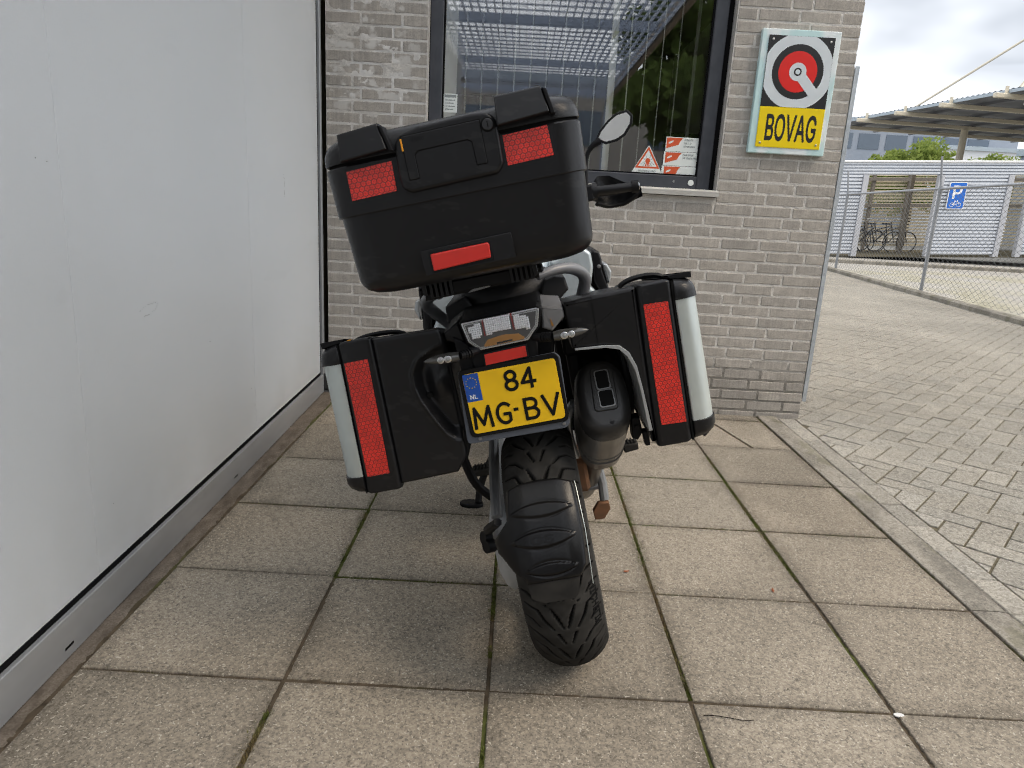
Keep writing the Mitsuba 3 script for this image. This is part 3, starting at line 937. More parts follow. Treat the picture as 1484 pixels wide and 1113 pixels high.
FK = tag(key_for('fence_kerb'), 'low concrete kerb along the foot of the chain link fence', kind='structure')
s = 0.0
while s < LF:
    p0, p1 = fpt(s + .004), fpt(min(s + 1.0, LF))
    q = [[(*(p + fn * a), b) for a, b in ((-.08, -.05), (-.08, .055), (-.05, .075), (.02, .08), (.03, .06), (.03, -.05))] for p in (p0, p1)]
    add('kerb_stone', loft(q), 'mat_kerb', FK)
    s += 1.0
FN = thing('chain_link_fence', 'grey chain link fence with tubular top rail and tall posts', 'fence')
s0 = float((np.array([6.914, 12.45]) - FA0) @ fd)
H = 1.78
for k in range(-3, 3):
    s = s0 + k * 4.8
    if 0 <= s <= LF:
        p = fpt(s, 0.05)
        ps = [(*p, -0.05), (*p, H - 0.02), (*(fpt(s, 0.045)), H + .03), (*(fpt(s + .02, -0.02)), H + 0.52)]
        add('post', [tube(ps[:2], 0.030, 12), tube(ps[1:], [0.022, 0.017], 10), tube([(*p, H - .06), (*p, H + .04)], 0.036, 12)], 'mat_fence_steel', FN, smooth=40)
add('top_rail', tube([(*fpt(-.1, .05), H), (*fpt(LF, .05), H)], 0.022, 12), 'mat_fence_steel', FN, smooth=40)
wv, wf = [], []
pitch = 0.088


def wire(P, r=0.0027):
    P = np.asarray(P)
    n0 = len(wv)
    t = P[1:] - P[:-1]
    base = np.array([[fn[0], fn[1], 0]])
    for i in range(len(P)):
        tt = t[min(i, len(t) - 1)]
        b = np.cross(tt / np.linalg.norm(tt), base[0])
        for a in (0, 2.094, 4.189):
            wv.append(P[i] + r * (math.cos(a) * base[0] + math.sin(a) * b))
    for i in range(len(P) - 1):
        for a in range(3):
            p, q = n0 + i * 3 + a, n0 + i * 3 + (a + 1) % 3
            wf.extend([(p, q, q + 3), (p, q + 3, p + 3)])


nz = int((H - 0.09) / pitch)
sw = 8.0
k = 0
while sw < LF:
    P = []
    for i in range(nz * 2 + 1):
        o_ = pitch / 2 if (i + k) % 2 else -pitch / 2
        P.append((*fpt(sw + o_ * 0.98, 0.083 + 0.0015 * (1 if i % 2 else -1)), 0.085 + i * (H - 0.09) / (nz * 2)))
    wire(P)
    sw += pitch; k += 1
add('wire_mesh', TM(wv, wf), 'mat_wire', FN, kind='stuff')

# bicycle shed (its floor lies on the raised road, which climbs a little to the right)
SHY = 22.0
TI = 0.050
SX0 = 9.0


def sh(m):
    v = np.asarray(m.vertices).copy()
    v[:, 2] += 0.10 + np.clip(v[:, 0] - SX0, -2, 40) * TI
    return TM(v, m.faces)


SD = thing('bicycle_shed', 'silver corrugated metal bicycle shed with open doorway', 'shed')


def corr(x0, x1, z0, z1, y, p=0.1, d=0.06):
    n = int(round((z1 - z0) / p))
    h = (z1 - z0) / n
    out = [cbox(x0, x1, y + 0.06, y + 0.066, z0, z1)]
    for i in range(n):
        b = z0 + i * h
        prof = [(y + .045, b + h * .28), (y - .028, b + h * .34), (y - .028, b + h * .93), (y + .045, b + h * .99)]
        R_ = np.array([[(x, q[0], q[1]) for q in prof + [(a_ + .003, c_) for a_, c_ in prof[::-1]]] for x in (x0, x1)])
        out.append(loft(R_))
    return cat_mesh(out)
    pr = []
    for i in range(n):
        b = z0 + i * (z1 - z0) / n
        h = (z1 - z0) / n
        pr += [(b, 0.0), (b + h * .30, 0.0), (b + h * .36, -d), (b + h * .96, -d), (b + h * .99, 0.0)]
    pr.append((z1, 0))
    pr = np.array(pr)
    P = np.array([[(x, y + q[1], q[0]) for q in pr] for x in np.linspace(x0, x1, 8)])
    return TM(P.reshape(-1, 3), grid_faces(8, len(pr))[:, ::-1])


ST = 2.73
for nm, x0, x1, z0, z1 in (('siding', 8.2, 10.02, 0.06, 2.38), ('siding', 12.42, 14.28, 0.06, 2.38), ('siding', 8.2, 19.6, 2.38, ST), ('siding', 15.1, 17.4, 0.06, 2.38)):
    add(nm, sh(corr(x0, x1, z0, z1, SHY)), 'mat_siding', SD, smooth=20)
for x in (10.03, 12.25, 14.29, 14.95):
    add('post', sh(cbox(x, x + 0.16, SHY - 0.06, SHY + 0.10, 0.0, 2.378, 0.006)), 'mat_shed_post', SD)
add('eaves', sh(cbox(8.1, 19.7, SHY - 0.08, SHY + 0.9, ST, ST + 0.06, 0.01)), 'mat_white_paint', SD)
bk = []
for i in range(26):
    bk.append(sh(cbox(8.2, 19.6, SHY + 3.0, SHY + 3.03, 0.15 + i * 0.105, 0.15 + i * 0.105 + 0.068)))
add('back_slats', bk, 'mat_shed_back', SD, kind='stuff')
for x in (9.2, 10.9, 11.7, 12.9, 14.4, 16):
    add('frame_post', sh(cbox(x, x + 0.09, SHY + 2.85, SHY + 2.97, 0, ST - .002)), 'mat_shed_frame', SD)
for zz in (1.45, 2.30):
    add('frame_rail', sh(cbox(8.2, 19.6, SHY + 2.80, SHY + 2.848, zz, zz + 0.1)), 'mat_shed_frame', SD)
for x in (12.10, 14.6):
    add('frame_post', sh(cbox(x, x + 0.11, SHY + 1.2, SHY + 1.31, 0, ST - .002)), 'mat_shed_frame', SD)
add('floor', sh(cbox(8.2, 19.6, SHY + 0.12, SHY + 3.1, -0.03, 0.012)), 'mat_sand', SD)
add('side_siding', sh(cbox(19.5, 19.55, SHY + .05, SHY + 3, 0.05, ST)), 'mat_siding', SD)

# bicycles inside
def bicycle(x, y, a, label, group='bicycles parked in the shed'):
    B = thing('bicycle', label, 'bicycle', group)
    R = rotz(a)
    zz = 0.115 + (x - SX0) * TI

    def pl(m):
        return move(m, (x, y, zz), R)
    for s_ in (-0.52, 0.52):
        th = np.linspace(0, 2 * np.pi, 25)
        rim = tube(np.stack([s_ + 0.33 * np.cos(th), 0 * th, 0.345 + 0.33 * np.sin(th)], 1), 0.018, 6, upv=(0, 1, 0))
        sp = [tube([(s_, 0, 0.345), (s_ + .32 * math.cos(q), 0, .345 + .32 * math.sin(q))], 0.003, 3) for q in np.arange(10) * 0.628]
        add('wheel', pl(cat_mesh([rim] + sp)), 'mat_bike_black', B)
    fr = [((-.52, 0, .345), (-.10, 0, .30)), ((-.10, 0, .30), (-.25, 0, .86)), ((-.52, 0, .345), (-.22, 0, .72)), ((-.10, 0, .30), (.36, 0, .80)), ((-.2, 0, .66), (.36, 0, .86)), ((.34, 0, .98), (.52, 0, .345))]
    add('frame', pl(cat_mesh([tube(q, 0.016, 6) for q in fr])), 'mat_bike_black', B)
    add('handlebar', pl(tube([(.24, -.28, 1.06), (.36, -.22, 1.06), (.35, 0, 1.0), (.36, .22, 1.06), (.24, .28, 1.06)], 0.013, 6)), 'mat_steel', B)
    add('saddle', pl(loft([rr(-.38 + q, -.14 - q * .2, -.08 + q, .08 - q, .02, 3) if False else np.c_[rr(-.38, -.12, -.075, .075, .05, 3), np.full(12, .87 + q)] for q in (0, .05)])), 'mat_bike_black', B)


for i, (x, y, a) in enumerate(((10.75, 23.6, 0.25), (11.25, 24.0, 0.1), (11.65, 23.8, -0.1), (12.05, 23.7, 0.05), (14.0, 23.2, 0.0))):
    bicycle(x, y, a, ('leftmost bicycle in the shed doorway', 'second bicycle from the left in the shed doorway', 'third bicycle from the left in the shed doorway', 'rightmost bicycle in the shed doorway', 'bicycle whose wheel shows under the right hand siding of the shed')[i])

# blue parking sign
PS = thing('parking_sign', 'blue bicycle parking sign with white letter P on the shed', 'sign')
bx0, bx1, bz0, bz1, by = 12.58, 13.10, 1.40, 2.175, SHY - 0.085
add('plate', sh(swap(prism(sbox(bx0, bz0, bx1, bz1), by, by + 0.012, 0.002, 0.03), 'xzy')), 'mat_white_paint', PS)
add('blue_field', sh(swap(prism(sbox(bx0 + .022, bz0 + .022, bx1 - .022, bz1 - .022), by - .004, by, 0, 0.03), 'xzy')), 'mat_sign_blue', PS)
tm = textm('P', 0.36, 0.004, True, 1.0)
v = np.asarray(tm.vertices)
ar = []
for sgn in (-1, 1):
    th = np.linspace(0, 2 * np.pi, 17)
    ar.append(tube(np.stack([12.84 + sgn * .10 + .058 * np.cos(th), np.full(17, by - .006), 1.525 + .058 * np.sin(th)], 1), 0.007, 5, upv=(0, 1, 0)))
for a, b in (((-.1, 0), (-.03, .09)), ((-.03, .09), (.06, .09)), ((.06, .09), (.0, .0)), ((.0, .0), (-.03, .09)), ((.1, 0), (.05, .13)), ((-.1, 0), (0, 0)), ((.03, .135), (.06, .125)), ((-.045, .11), (-.01, .11))):
    ar.append(tube([(12.84 + a[0], by - .006, 1.525 + a[1]), (12.84 + b[0], by - .006, 1.525 + b[1])], 0.007, 5))
add('lettering', sh(cat_mesh([TM(np.stack([v[:, 0] + 12.84, by - .004 - v[:, 2], v[:, 1] + 1.71], 1), tm.faces)] + ar)), 'mat_white_paint', PS)

# far station canopy with stay rods
FCN = thing('canopy_roof', 'large grey canopy roof with cream beams and stay rods', 'canopy')
a = math.radians(7.5)
cu, cv = np.array([math.cos(a), math.sin(a)]), np.array([-math.sin(a), math.cos(a)])
c0 = np.array([18.35, 30.3])
CH = 6.15


def cp(m):
    v = np.asarray(m.vertices)
    q = c0 + v[:, :1] * cu + v[:, 1:2] * cv
    return TM(np.c_[q, v[:, 2]], m.faces)


n = 150
ys = np.linspace(-9, 13, n)
top = np.array([[(x, y, CH + 0.22 + (0.05 if i % 2 else 0.0)) for i, y in enumerate(ys)] for x in (-0.15, 33)])
add('roof_sheet', cp(cat_mesh([TM(top.reshape(-1, 3), grid_faces(2, n)[:, ::-1]), cbox(-0.1, 33, -9, 13, CH + 0.19, CH + 0.215)])), 'mat_roof_sheet', FCN)
add('edge_trim', cp(cbox(-0.2, -0.155, -9, 13, CH + 0.10, CH + 0.22)), 'mat_roof_edge', FCN)
for i, y in enumerate(np.arange(-7.0, 13, 2.98)):
    add('beam', cp(cbox(-0.75, 33, y - 0.09, y + 0.09, CH - 0.10, CH + 0.075, 0.02)), 'mat_cream', FCN)
    add('beam_hanger', cp(cbox(-0.32, -0.22, y - 0.04, y + 0.04, CH + 0.076, CH + 0.34)), 'mat_cream', FCN)
pur = [cp(cbox(x, x + 0.10, -9, 13, CH + 0.08, CH + 0.188)) for x in np.arange(1.2, 33, 2.2)]
add('purlins', pur, 'mat_roof_sheet', FCN, kind='stuff')
for y in (-4.02, 1.94, 7.9):
    add('column', cp(cyl((5.2, y, 0), (5.2, y, CH - 0.1), 0.17, 16)), 'mat_cream', FCN, smooth=40)
add('mast', cp(cyl((5.2, 1.94, CH + .2), (5.2, 1.94, CH + 5), 0.15, 14)), 'mat_cream', FCN)
for y0_, x1_ in ((4.9, 0.0), (1.94, 2.2), (-1.0, 0.2)):
    add('stay_rod', cp(tube([(x1_ + .1, y0_, CH + 0.25), (5.2, 1.94, CH + 4.6)], 0.05, 8)), 'mat_cream', FCN)
for x in np.arange(1.8, 20, 4.4):
    add('lamp', cp(cbox(x, x + 1.3, 0.2, 0.45, CH - 0.02, CH + 0.06)), 'mat_white_paint', FCN)

# far buildings
def building(label, x0, x1, y0, y1, h, m, wins, name='office_building'):
    B = thing(name, label, 'building')
    add('wall', cbox(x0, x1, y0, y1, 0, h), m, B)
    add('roof', cbox(x0 - .2, x1 + .2, y0 - .2, y1 + .2, h, h + .35), 'mat_roof_edge', B)
    for (a_, b_, c_, d_) in wins:
        add('window', (cbox(a_, b_, y0 - 0.06, y0 - 0.002, c_, d_) if y0 > 0 else cbox(a_, b_, y1 + 0.002, y1 + 0.06, c_, d_)), 'mat_far_glass', B)
    return B


building('grey office building behind the left tree with a band of windows', 26, 47, 72, 90, 10.2, 'mat_far_grey', [(26.6 + i * 2.6, 28.6 + i * 2.6, 8.0, 9.4) for i in range(7)])
building('low white building seen above the bicycle shed', 38, 48, 68, 75, 8.0, 'mat_far_white', [(39 + i * 2.2, 40.4 + i * 2.2, 5.2, 6.6) for i in range(4)])
building('pale building with white roof at the corner guard', 41, 46.6, 100, 116, 14.2, 'mat_far_white', [(42, 45.5, 10.5, 12)])
building('grey block behind the canopy column at the right edge', 33.0, 40.0, 46, 50, 6.0, 'mat_far_grey', [(34.2, 38.2, 3.0, 4.4)])


# ------------------------------------------------------------------ trees
def tree(x, y, h, cr, label, n=5200, m='mat_leaf', seed=1, ls=0.16, group=None, trunk_h=0.35, squash=0.75):
    r = np.random.default_rng(seed)
    t = thing('tree', label, 'tree', group)
    limbs = [tube([(x, y, -0.05), (x + r.normal(0, .1), y, h * trunk_h), (x + r.normal(0, .2), y + r.normal(0, .2), h * 0.72)], [0.03 * h, 0.010 * h], 9, 8)]
    for k in range(7):
        a_ = r.uniform(0, 6.3); q = r.uniform(.45, .9) * cr
        limbs.append(tube([(x, y, h * r.uniform(trunk_h * .8, .55)), (x + q * .5 * math.cos(a_), y + q * .5 * math.sin(a_), h * .6), (x + q * math.cos(a_), y + q * math.sin(a_), h * r.uniform(.55, .85))], [0.010 * h, 0.002 * h], 6, 6))
    add('trunk', limbs, 'mat_bark', t, smooth=40)
    nc = 46
    cc = r.normal(0, 1, (nc, 3)); cc /= np.linalg.norm(cc, axis=1, keepdims=True)
    cc *= (r.uniform(0.25, 1, (nc, 1)) ** 0.5)
    cc = cc * [cr * .82, cr * .82, cr * squash * .8] + [x, y, h - cr * squash]
    sz = r.uniform(.16, .34, nc) * cr
    w = r.integers(0, nc, n)
    d = r.normal(0, 1, (n, 3)); d /= np.linalg.norm(d, axis=1, keepdims=True)
    c = cc[w] + d * (sz[w] * r.uniform(.5, 1.05, n))[:, None] * [1, 1, .8]
    a1 = r.normal(0, 1, (n, 3)); a1 /= np.linalg.norm(a1, axis=1, keepdims=True)
    a2 = np.cross(a1, r.normal(0, 1, (n, 3))); a2 /= np.linalg.norm(a2, axis=1, keepdims=True)
    L_ = (ls * r.uniform(.6, 1.3, n))[:, None]
    v = np.stack([c - a1 * L_, c + a2 * L_ * .5, c + a1 * L_, c - a2 * L_ * .5], 1).reshape(-1, 3)
    i = np.arange(n)[:, None] * 4
    add('crown', TM(v, np.vstack([i + [0, 1, 2], i + [0, 2, 3]])), m, t)


tree(28.2, 54, 7.5, 3.9, 'bright green tree behind the shed, left of the fence post', 9000, seed=3, ls=0.17)
tree(36.8, 58, 7.4, 4.0, 'light green tree behind the shed, right of the fence post', 9000, seed=5, ls=0.17)
building('long low dark brick building on the far side of the yard behind the viewer', -30, 45, -34, -26, 6.5, 'mat_brick_3', [(-28 + i * 4.2, -26 + i * 4.2, 1.0, 2.8) for i in range(17)] + [(-28 + i * 4.2, -26 + i * 4.2, 3.9, 5.4) for i in range(17)], 'brick_building')
# behind the camera: the other side of the yard, seen in the window's reflection
for i, (x, y, h) in enumerate(((4.2, -8.5, 6.5), (7.4, -10.5, 7.4), (11.0, -9.0, 7.0), (15, -13, 8.0), (8.6, -18, 9.0), (12, -19, 8.5))):
    tree(x, y, h, h * 0.36, 'dark green tree on the far side of the yard behind the viewer', 5200, 'mat_leaf_dark', 20 + i, 0.20, 'trees behind the viewer', 0.3, 1.0)

# ------------------------------------------------------------------ litter on the slabs
gv = []
ico = trimesh.creation.icosphere(subdivisions=0)
for k in range(900):
    w_ = rng.random()
    if w_ < .55:
        x_, y_ = rng.choice(X[1:]) + rng.gauss(0, .016), rng.uniform(.8, 4.1)
    elif w_ < .8:
        x_, y_ = rng.uniform(-1.0, 1.47), 1.5 + rng.randrange(-1, 6) * .5 + rng.gauss(0, .016)
    else:
        x_, y_ = rng.uniform(-1.0, 1.47), rng.uniform(.8, 4.1)
    if y_ > 4.09:
        continue
    q = rng.uniform(.0006, .0022)
    gv.append(TM(np.asarray(ico.vertices) * [q * rng.uniform(.7, 1.4), q * rng.uniform(.7, 1.4), q * .7] + [x_, y_, q * .5], ico.faces))
add('grit', gv, 'mat_sand', label='loose grit scattered along the slab joints', cat='grit', kind='stuff')
mat('twig', diffuse((0.03, 0.026, 0.022)))
mat('dry_leaf', two(diffuse((0.26, 0.09, 0.045))))
mat('dropping', diffuse((0.62, 0.62, 0.60)))
add('twig', tube([(0.4995, 1.450, .004), (0.545, 1.446, .006), (0.592, 1.441, .004), (0.618, 1.4425, .005)], [.0014, .0008], 6, 12), 'mat_twig', label='thin dark twig lying on a slab joint', cat='twig')
add('bird_dropping', prism(shapely.affinity.scale(Point(0, 0).buffer(1, quad_segs=5), .013, .007), .0022, -.001, .001), 'mat_dropping', label='small white bird dropping on a slab joint', cat='bird dropping', to_world=T().translate([.989, 1.494, 0]))
for x_, y_, a_, lb in ((0.4115, 2.125, .4, 'tiny reddish dry leaf on the slab right of the tyre'), (0.873, 2.055, 1.4, 'tiny reddish dry leaf close to the long mossy joint')):
    q = np.array([(-.011, 0, .003), (-.004, .005, .005), (.006, .004, .003), (.011, 0, .006), (.005, -.004, .003), (-.004, -.005, .004)]) @ rotz(a_).T + [x_, y_, 0]
    add('leaf', TM(q, [(0, 4, 3), (0, 5, 4), (0, 3, 2), (0, 2, 1)]), 'mat_dry_leaf', label=lb, cat='leaf')
# ------------------------------------------------------------------ the motorcycle, in its own frame: u right, v ahead, w up, leaning on its side stand
LEAN = math.radians(14.2)
BO = np.array([0.21, 1.72, 0.0])
BU = np.array([math.cos(LEAN), 0, math.sin(LEAN)])
BV = np.array([0.0, 1, 0])
BWv = np.array([-math.sin(LEAN), 0, math.cos(LEAN)])
BM = np.stack([BU, BV, BWv])


def bw(m):
    return TM(BO + np.asarray(m.vertices) @ BM, m.faces)


def buw(p):
    """bike coordinates of a world point, for the textures"""
    qx, qy, qz = p.x - BO[0], p.y - BO[1], p.z
    return qx * BU[0] + qz * BU[2], qy, qx * BWv[0] + qz * BWv[2]


def fine(p, n, uv):
    return noise(p.x * 900, p.y * 900, p.z * 900)


def black_col(p, n, uv):
    d = fbm(p.x * 9, p.y * 9, p.z * 9, 4)
    s = smoothstep(0.63, 0.72, fbm(p.x * 30, p.y * 10, p.z * 55, 4))
    return mix(mix((0.0068, 0.0068, 0.0080), (0.0115, 0.0113, 0.012), d), (0.04, 0.039, 0.037), s * 0.18)


mat('case_black', bump(prin(black_col, 0.31, 0, 0.30), fine, 0.00022, 6e-4))
mat('case_dark', bump(prin((0.0075, 0.0075, 0.0085), 0.5, 0, 0.18), fine, 0.0002, 6e-4))
mat('hugger_black', prin(lambda p, n, uv: mix((0.0045, 0.0045, 0.0052), (0.010, 0.0098, 0.0095), smoothstep(0.45, 0.75, fbm(p.x * 11, p.y * 11, p.z * 11, 5))), lambda p, n, uv: 0.20 + 0.16 * fbm(p.x * 14, p.y * 14, p.z * 14, 4), 0, 0.27))
mat('rubber', bump(diffuse(lambda p, n, uv: mix((0.017, 0.017, 0.017), (0.050, 0.047, 0.043), fbm(p.x * 26, p.y * 26, p.z * 26, 4))), fine, 0.0003, 6e-4))
mat('tyre', diffuse({'type': 'mesh_attribute', 'name': 'vertex_color'}))
mat('tread_dark', diffuse((0.012, 0.012, 0.012)))
mat('alu_strip', prin(lambda p, n, uv: mix((0.53, 0.575, 0.555), (0.46, 0.50, 0.485), fbm(p.x * 10, p.y * 10, p.z * 24, 3)), 0.30, 0.45))
mat('silver', prin((0.42, 0.44, 0.45), 0.36, 0.6))
mat('dark_silver', prin(lambda p, n, uv: mix((0.16, 0.165, 0.17), (0.24, 0.24, 0.24), noise(p.x * 30, p.y * 30, p.z * 30)), 0.42, 0.45))
mat('grab_grey', prin((0.20, 0.20, 0.205), 0.42, 0.3))
mat('tank_paint', prin((0.50, 0.555, 0.575), 0.25, 0.25, clearcoat=0.6, clearcoat_gloss=0.9))
mat('holder_grey', prin((0.075, 0.085, 0.105), 0.5))
mat('cell', prin((0.90, 0.91, 0.93), 0.18, 0.6))
mat('drive_silver', prin((0.36, 0.37, 0.375), 0.5, 0.1))
mat('bed', prin((0.10, 0.10, 0.105), 0.2, 0.6))
mat('red_dark', prin((0.26, 0.012, 0.01), 0.3))
mat('chrome', prin((0.75, 0.76, 0.78), 0.12, 1.0))
mat('rust', bump(diffuse(lambda p, n, uv: mix((0.20, 0.10, 0.055), (0.12, 0.075, 0.05), fbm(p.x * 60, p.y * 60, p.z * 60, 4))), fine, 0.0004))
mat('yellow_plate', prin(lambda p, n, uv: mix((0.86, 0.54, 0.008), (0.80, 0.48, 0.008), fbm(p.x * 25, p.y * 25, p.z * 25, 4)), 0.34))
mat('plate_blue', prin((0.012, 0.075, 0.36), 0.35))
mat('plate_white', prin((0.75, 0.78, 0.8), 0.4))
mat('plate_black', prin((0.006, 0.006, 0.006), 0.5, 0, 0.18))
mat('orange_tab', prin((0.75, 0.30, 0.01), 0.4))
mat('lockmat', prin((0.03, 0.03, 0.032), 0.3, 0.3))
mat('seat', bump(prin((0.018, 0.018, 0.019), 0.6), fine, 0.0004, 6e-4))
mat('exhaust', prin(lambda p, n, uv: mix((0.19, 0.178, 0.16), (0.11, 0.103, 0.095), fbm(p.x * 16, p.y * 16, p.z * 16, 4)), 0.34, 0.7))
mat('exhaust_cap', prin((0.017, 0.0165, 0.0165), 0.42))
mat('lens', {'type': 'thindielectric', 'int_ior': 1.45})
mat('smoke_lens', two(prin((0.065, 0.064, 0.060), 0.15, 0.2, clearcoat=1.0, clearcoat_gloss=0.95)))
mat('amber', prin((0.42, 0.20, 0.05), 0.25, 0.4))
mat('mirror_glass', {'type': 'roughconductor', 'material': 'Ag', 'alpha': 0.06, 'specular_reflectance': rgb((0.8, 0.8, 0.82))})
mat('red_plastic', bump(prin((0.55, 0.018, 0.010), 0.25, clearcoat=0.6), lambda p, n, uv: noise(p.x * 700, p.y * 700, p.z * 700), 0.0003, 6e-4))


def hexes(x, y):
    """distance to the edge of a hexagon cell, and the distance to a finer triangle grid"""
    r3 = 1.7320508
    ax, ay = x - dr.floor(x) - 0.5, (y / r3 - dr.floor(y / r3) - 0.5) * r3
    bx, by = (x - 0.5) - dr.floor(x - 0.5) - 0.5, ((y / r3 - 0.5) - dr.floor(y / r3 - 0.5) - 0.5) * r3
    da, db = ax * ax + ay * ay, bx * bx + by * by
    hx, hy = dr.select(da < db, ax, bx), dr.select(da < db, ay, by)
    hx, hy = dr.abs(hx), dr.abs(hy)
    e = 0.5 - dr.maximum(hx, hx * 0.5 + hy * (r3 / 2))
    t = dr.minimum(dr.abs(hy), dr.minimum(dr.abs(hy * 0.5 - hx * (r3 / 2)), dr.abs(hy * 0.5 + hx * (r3 / 2))))
    return e, t


def tape(p, n, uv):
    u, v, w = buw(p)
    e, t = hexes(u / 0.0098, w / 0.0098)
    edge = smoothstep(0.07, 0.13, e)
    tri = smoothstep(0.02, 0.07, t)
    q = 0.80 + 0.4 * noise(u * 90, w * 90, 1.0)
    c = mix((0.48, 0.012, 0.008), (0.74, 0.034, 0.018), tri) * q
    return mix((0.27, 0.010, 0.008), c, edge)


def tape_h(p, n, uv):
    u, v, w = buw(p)
    e, t = hexes(u / 0.0098, w / 0.0098)
    return smoothstep(0.02, 0.12, e) + 0.5 * smoothstep(0.0, 0.1, t)


mat('red_tape', bump(prin(tape, 0.28, 0, 0.5, clearcoat=0.5, clearcoat_gloss=0.9), tape_h, 0.00035, 6e-4))

def slope(m, k, u_lim=None):
    """the pannier tops fall away towards the front"""
    v = np.asarray(m.vertices).copy()
    v[:, 2] -= np.clip(v[:, 1] + .215, 0, 1) * k * np.clip((v[:, 2] - .62) / .34, 0, 1.05)
    return TM(v, m.faces)


MC = thing('motorcycle', 'black touring motorcycle with black luggage cases leaning on its side stand', 'motorcycle')


def bp(name, m, material, parent=None, smooth=35, **k):
    if isinstance(m, list):
        m = cat_mesh(m)
    if parent and '__pannier' in parent:
        m = slope(m, .115 if parent.endswith('_001') else .20)
    return add(name, bw(m), 'mat_' + material, parent or MC, smooth, **k)


def face(poly, v0, v1, bevel=0.0, rnd=0.0, steps=3):
    return swap(prism(poly, v0, v1, bevel, rnd, steps), 'xzy')


def horiz(sections, n=7):
    """sections: (w, u0, u1, v0, v1, r)"""
    return loft([np.c_[rr(u0, u1, v0, v1, r, n), np.full(4 * n, w)] for w, u0, u1, v0, v1, r in sections])


def many(name, ms, material, parent=None, smooth=35, **k):
    return [bp(name, m, material, parent, smooth, **k) for m in ms]


# ---- top case
tcv0, tcv1 = -0.400, -0.035


def tc(w, ins, u0, u1, r, dv=0.0):
    return (w, u0 + ins, u1 - ins, tcv0 + ins + dv, tcv1 - ins, r)


def lerp(a, b, t):
    return a + (b - a) * t


sec = []
for w, ins in ((1.060, .055), (1.0615, .040), (1.066, .022), (1.073, .010), (1.083, .003), (1.094, 0)):
    t = (w - 1.06) / 0.162
    sec.append(tc(w, ins, lerp(-.2535, -.257, t), lerp(.2015, .2065, t), max(.055 - ins * .3, .02), 0.012 * (1 - t)))
for t in (0.4, 0.7, 1.0):
    sec.append(tc(lerp(1.06, 1.222, t), 0, lerp(-.2535, -.257, t), lerp(.2015, .2065, t), .055, 0.012 * (1 - t)))
TC = bp('top_case', horiz(sec), 'case_black', label='black top case with red reflective patches', smooth=30)
sec = [tc(w, ins, -.2625, .2115, .058, -.0035) for w, ins in ((1.2125, .006), (1.2128, .0015), (1.2145, 0), (1.26, -.0003), (1.2985, -.001), (1.3012, .0005), (1.302, .003))]
bp('upper_band', horiz(sec), 'case_black', TC, smooth=25)
bp('seam', horiz([tc(w, .004, -.2625, .2115, .056, -.0035) for w in (1.295, 1.309)]), 'tread_dark', TC)
sec = [tc(w, ins, -.2635, .2125, r, -.004) for w, ins, r in ((1.3055, .0025, .058), (1.3066, .0005, .058), (1.3085, 0, .058), (1.318, .0006, .058), (1.327, .0025, .057), (1.335, .0065, .055), (1.3415, .012, .052), (1.3465, .020, .048), (1.350, .031, .042), (1.3525, .05, .035), (1.355, .09, .03), (1.357, .14, .02))]
LID = bp('lid', horiz(sec), 'case_black', TC, smooth=30)
for q in ([(-.2150, 1.353), (-.1410, 1.3585), (-.1325, 1.312), (-.2175, 1.3055)], [(.0660, 1.3625), (.1495, 1.3635), (.1560, 1.318), (.0640, 1.312)]):
    m = face(q, -.432, -.33, .004)
    vv = np.asarray(m.vertices).copy()
    vv[:, 1] += np.where(vv[:, 1] < -.4, np.clip((vv[:, 2] - 1.31) * 0.30, 0, .02), 0)
    bp('hinge_cover', TM(vv, m.faces), 'case_black', TC, smooth=25)
    a = [(q[2][0] + .002, q[2][1] - .003), (q[2][0] + .010, q[2][1] - .004), (q[1][0] + .008, q[1][1] - .008), (q[1][0] + .001, q[1][1] - .004)]
    bp('hinge_side', face(a, -.424, -.34, .002), 'case_dark', TC, smooth=25)
latch = Polygon([(-.124, 1.262), (-.121, 1.318), (-.108, 1.3335), (-.07, 1.341), (.02, 1.3435), (.048, 1.341), (.062, 1.329), (.0645, 1.30), (.0625, 1.250), (.050, 1.2355), (-.108, 1.2325), (-.122, 1.242)])
bp('latch_panel', face(latch, -.4155, -.398, .007, .012, 4), 'case_black', TC, smooth=30)
grip = Polygon([(-.106, 1.328), (.0345, 1.3295), (.0345, 1.256), (.0165, 1.257), (.0155, 1.296), (.008, 1.3015), (-.0815, 1.3000), (-.0885, 1.293), (-.0885, 1.254), (-.106, 1.254)])
bp('latch_groove', face(grip.buffer(.0014, join_style=2), -.4157, -.4140), 'tread_dark', TC)
bp('latch_handle', face(grip, -.4172, -.4145, .0012, .002), 'case_black', TC, smooth=30)
bp('lock_rim', face(Point(.0475, 1.319).buffer(.0122, quad_segs=10).difference(Point(.0475, 1.319).buffer(.0002)).buffer(0) if False else Point(.0475, 1.319).buffer(.0122, quad_segs=10), -.4180, -.414, .0015), 'tread_dark', TC)
bp('lock', face(Point(.0475, 1.319).buffer(.0098, quad_segs=10), -.4200, -.4181, .0012), 'lockmat', TC)
bp('key_slot', face(sbox(.0466, 1.3135, .0484, 1.3245), -.4203, -.4199), 'tread_dark', TC)
bp('release_tab', face(sbox(-.1088, 1.3035, -.1055, 1.3245), -.4180, -.414, .001), 'orange_tab', TC, label='small orange release tab')
bp('reflector', face([(-.218, 1.2395), (-.135, 1.2415), (-.1325, 1.2935), (-.2165, 1.2905)], -.4052, -.4030, .0003), 'red_tape', TC, label='red reflective patch on the left of the top case')
bp('reflector', face([(.0685, 1.2455), (.1520, 1.2475), (.1490, 1.2995), (.0690, 1.2970)], -.4052, -.4030, .0003), 'red_tape', TC, label='red reflective patch on the right of the top case')
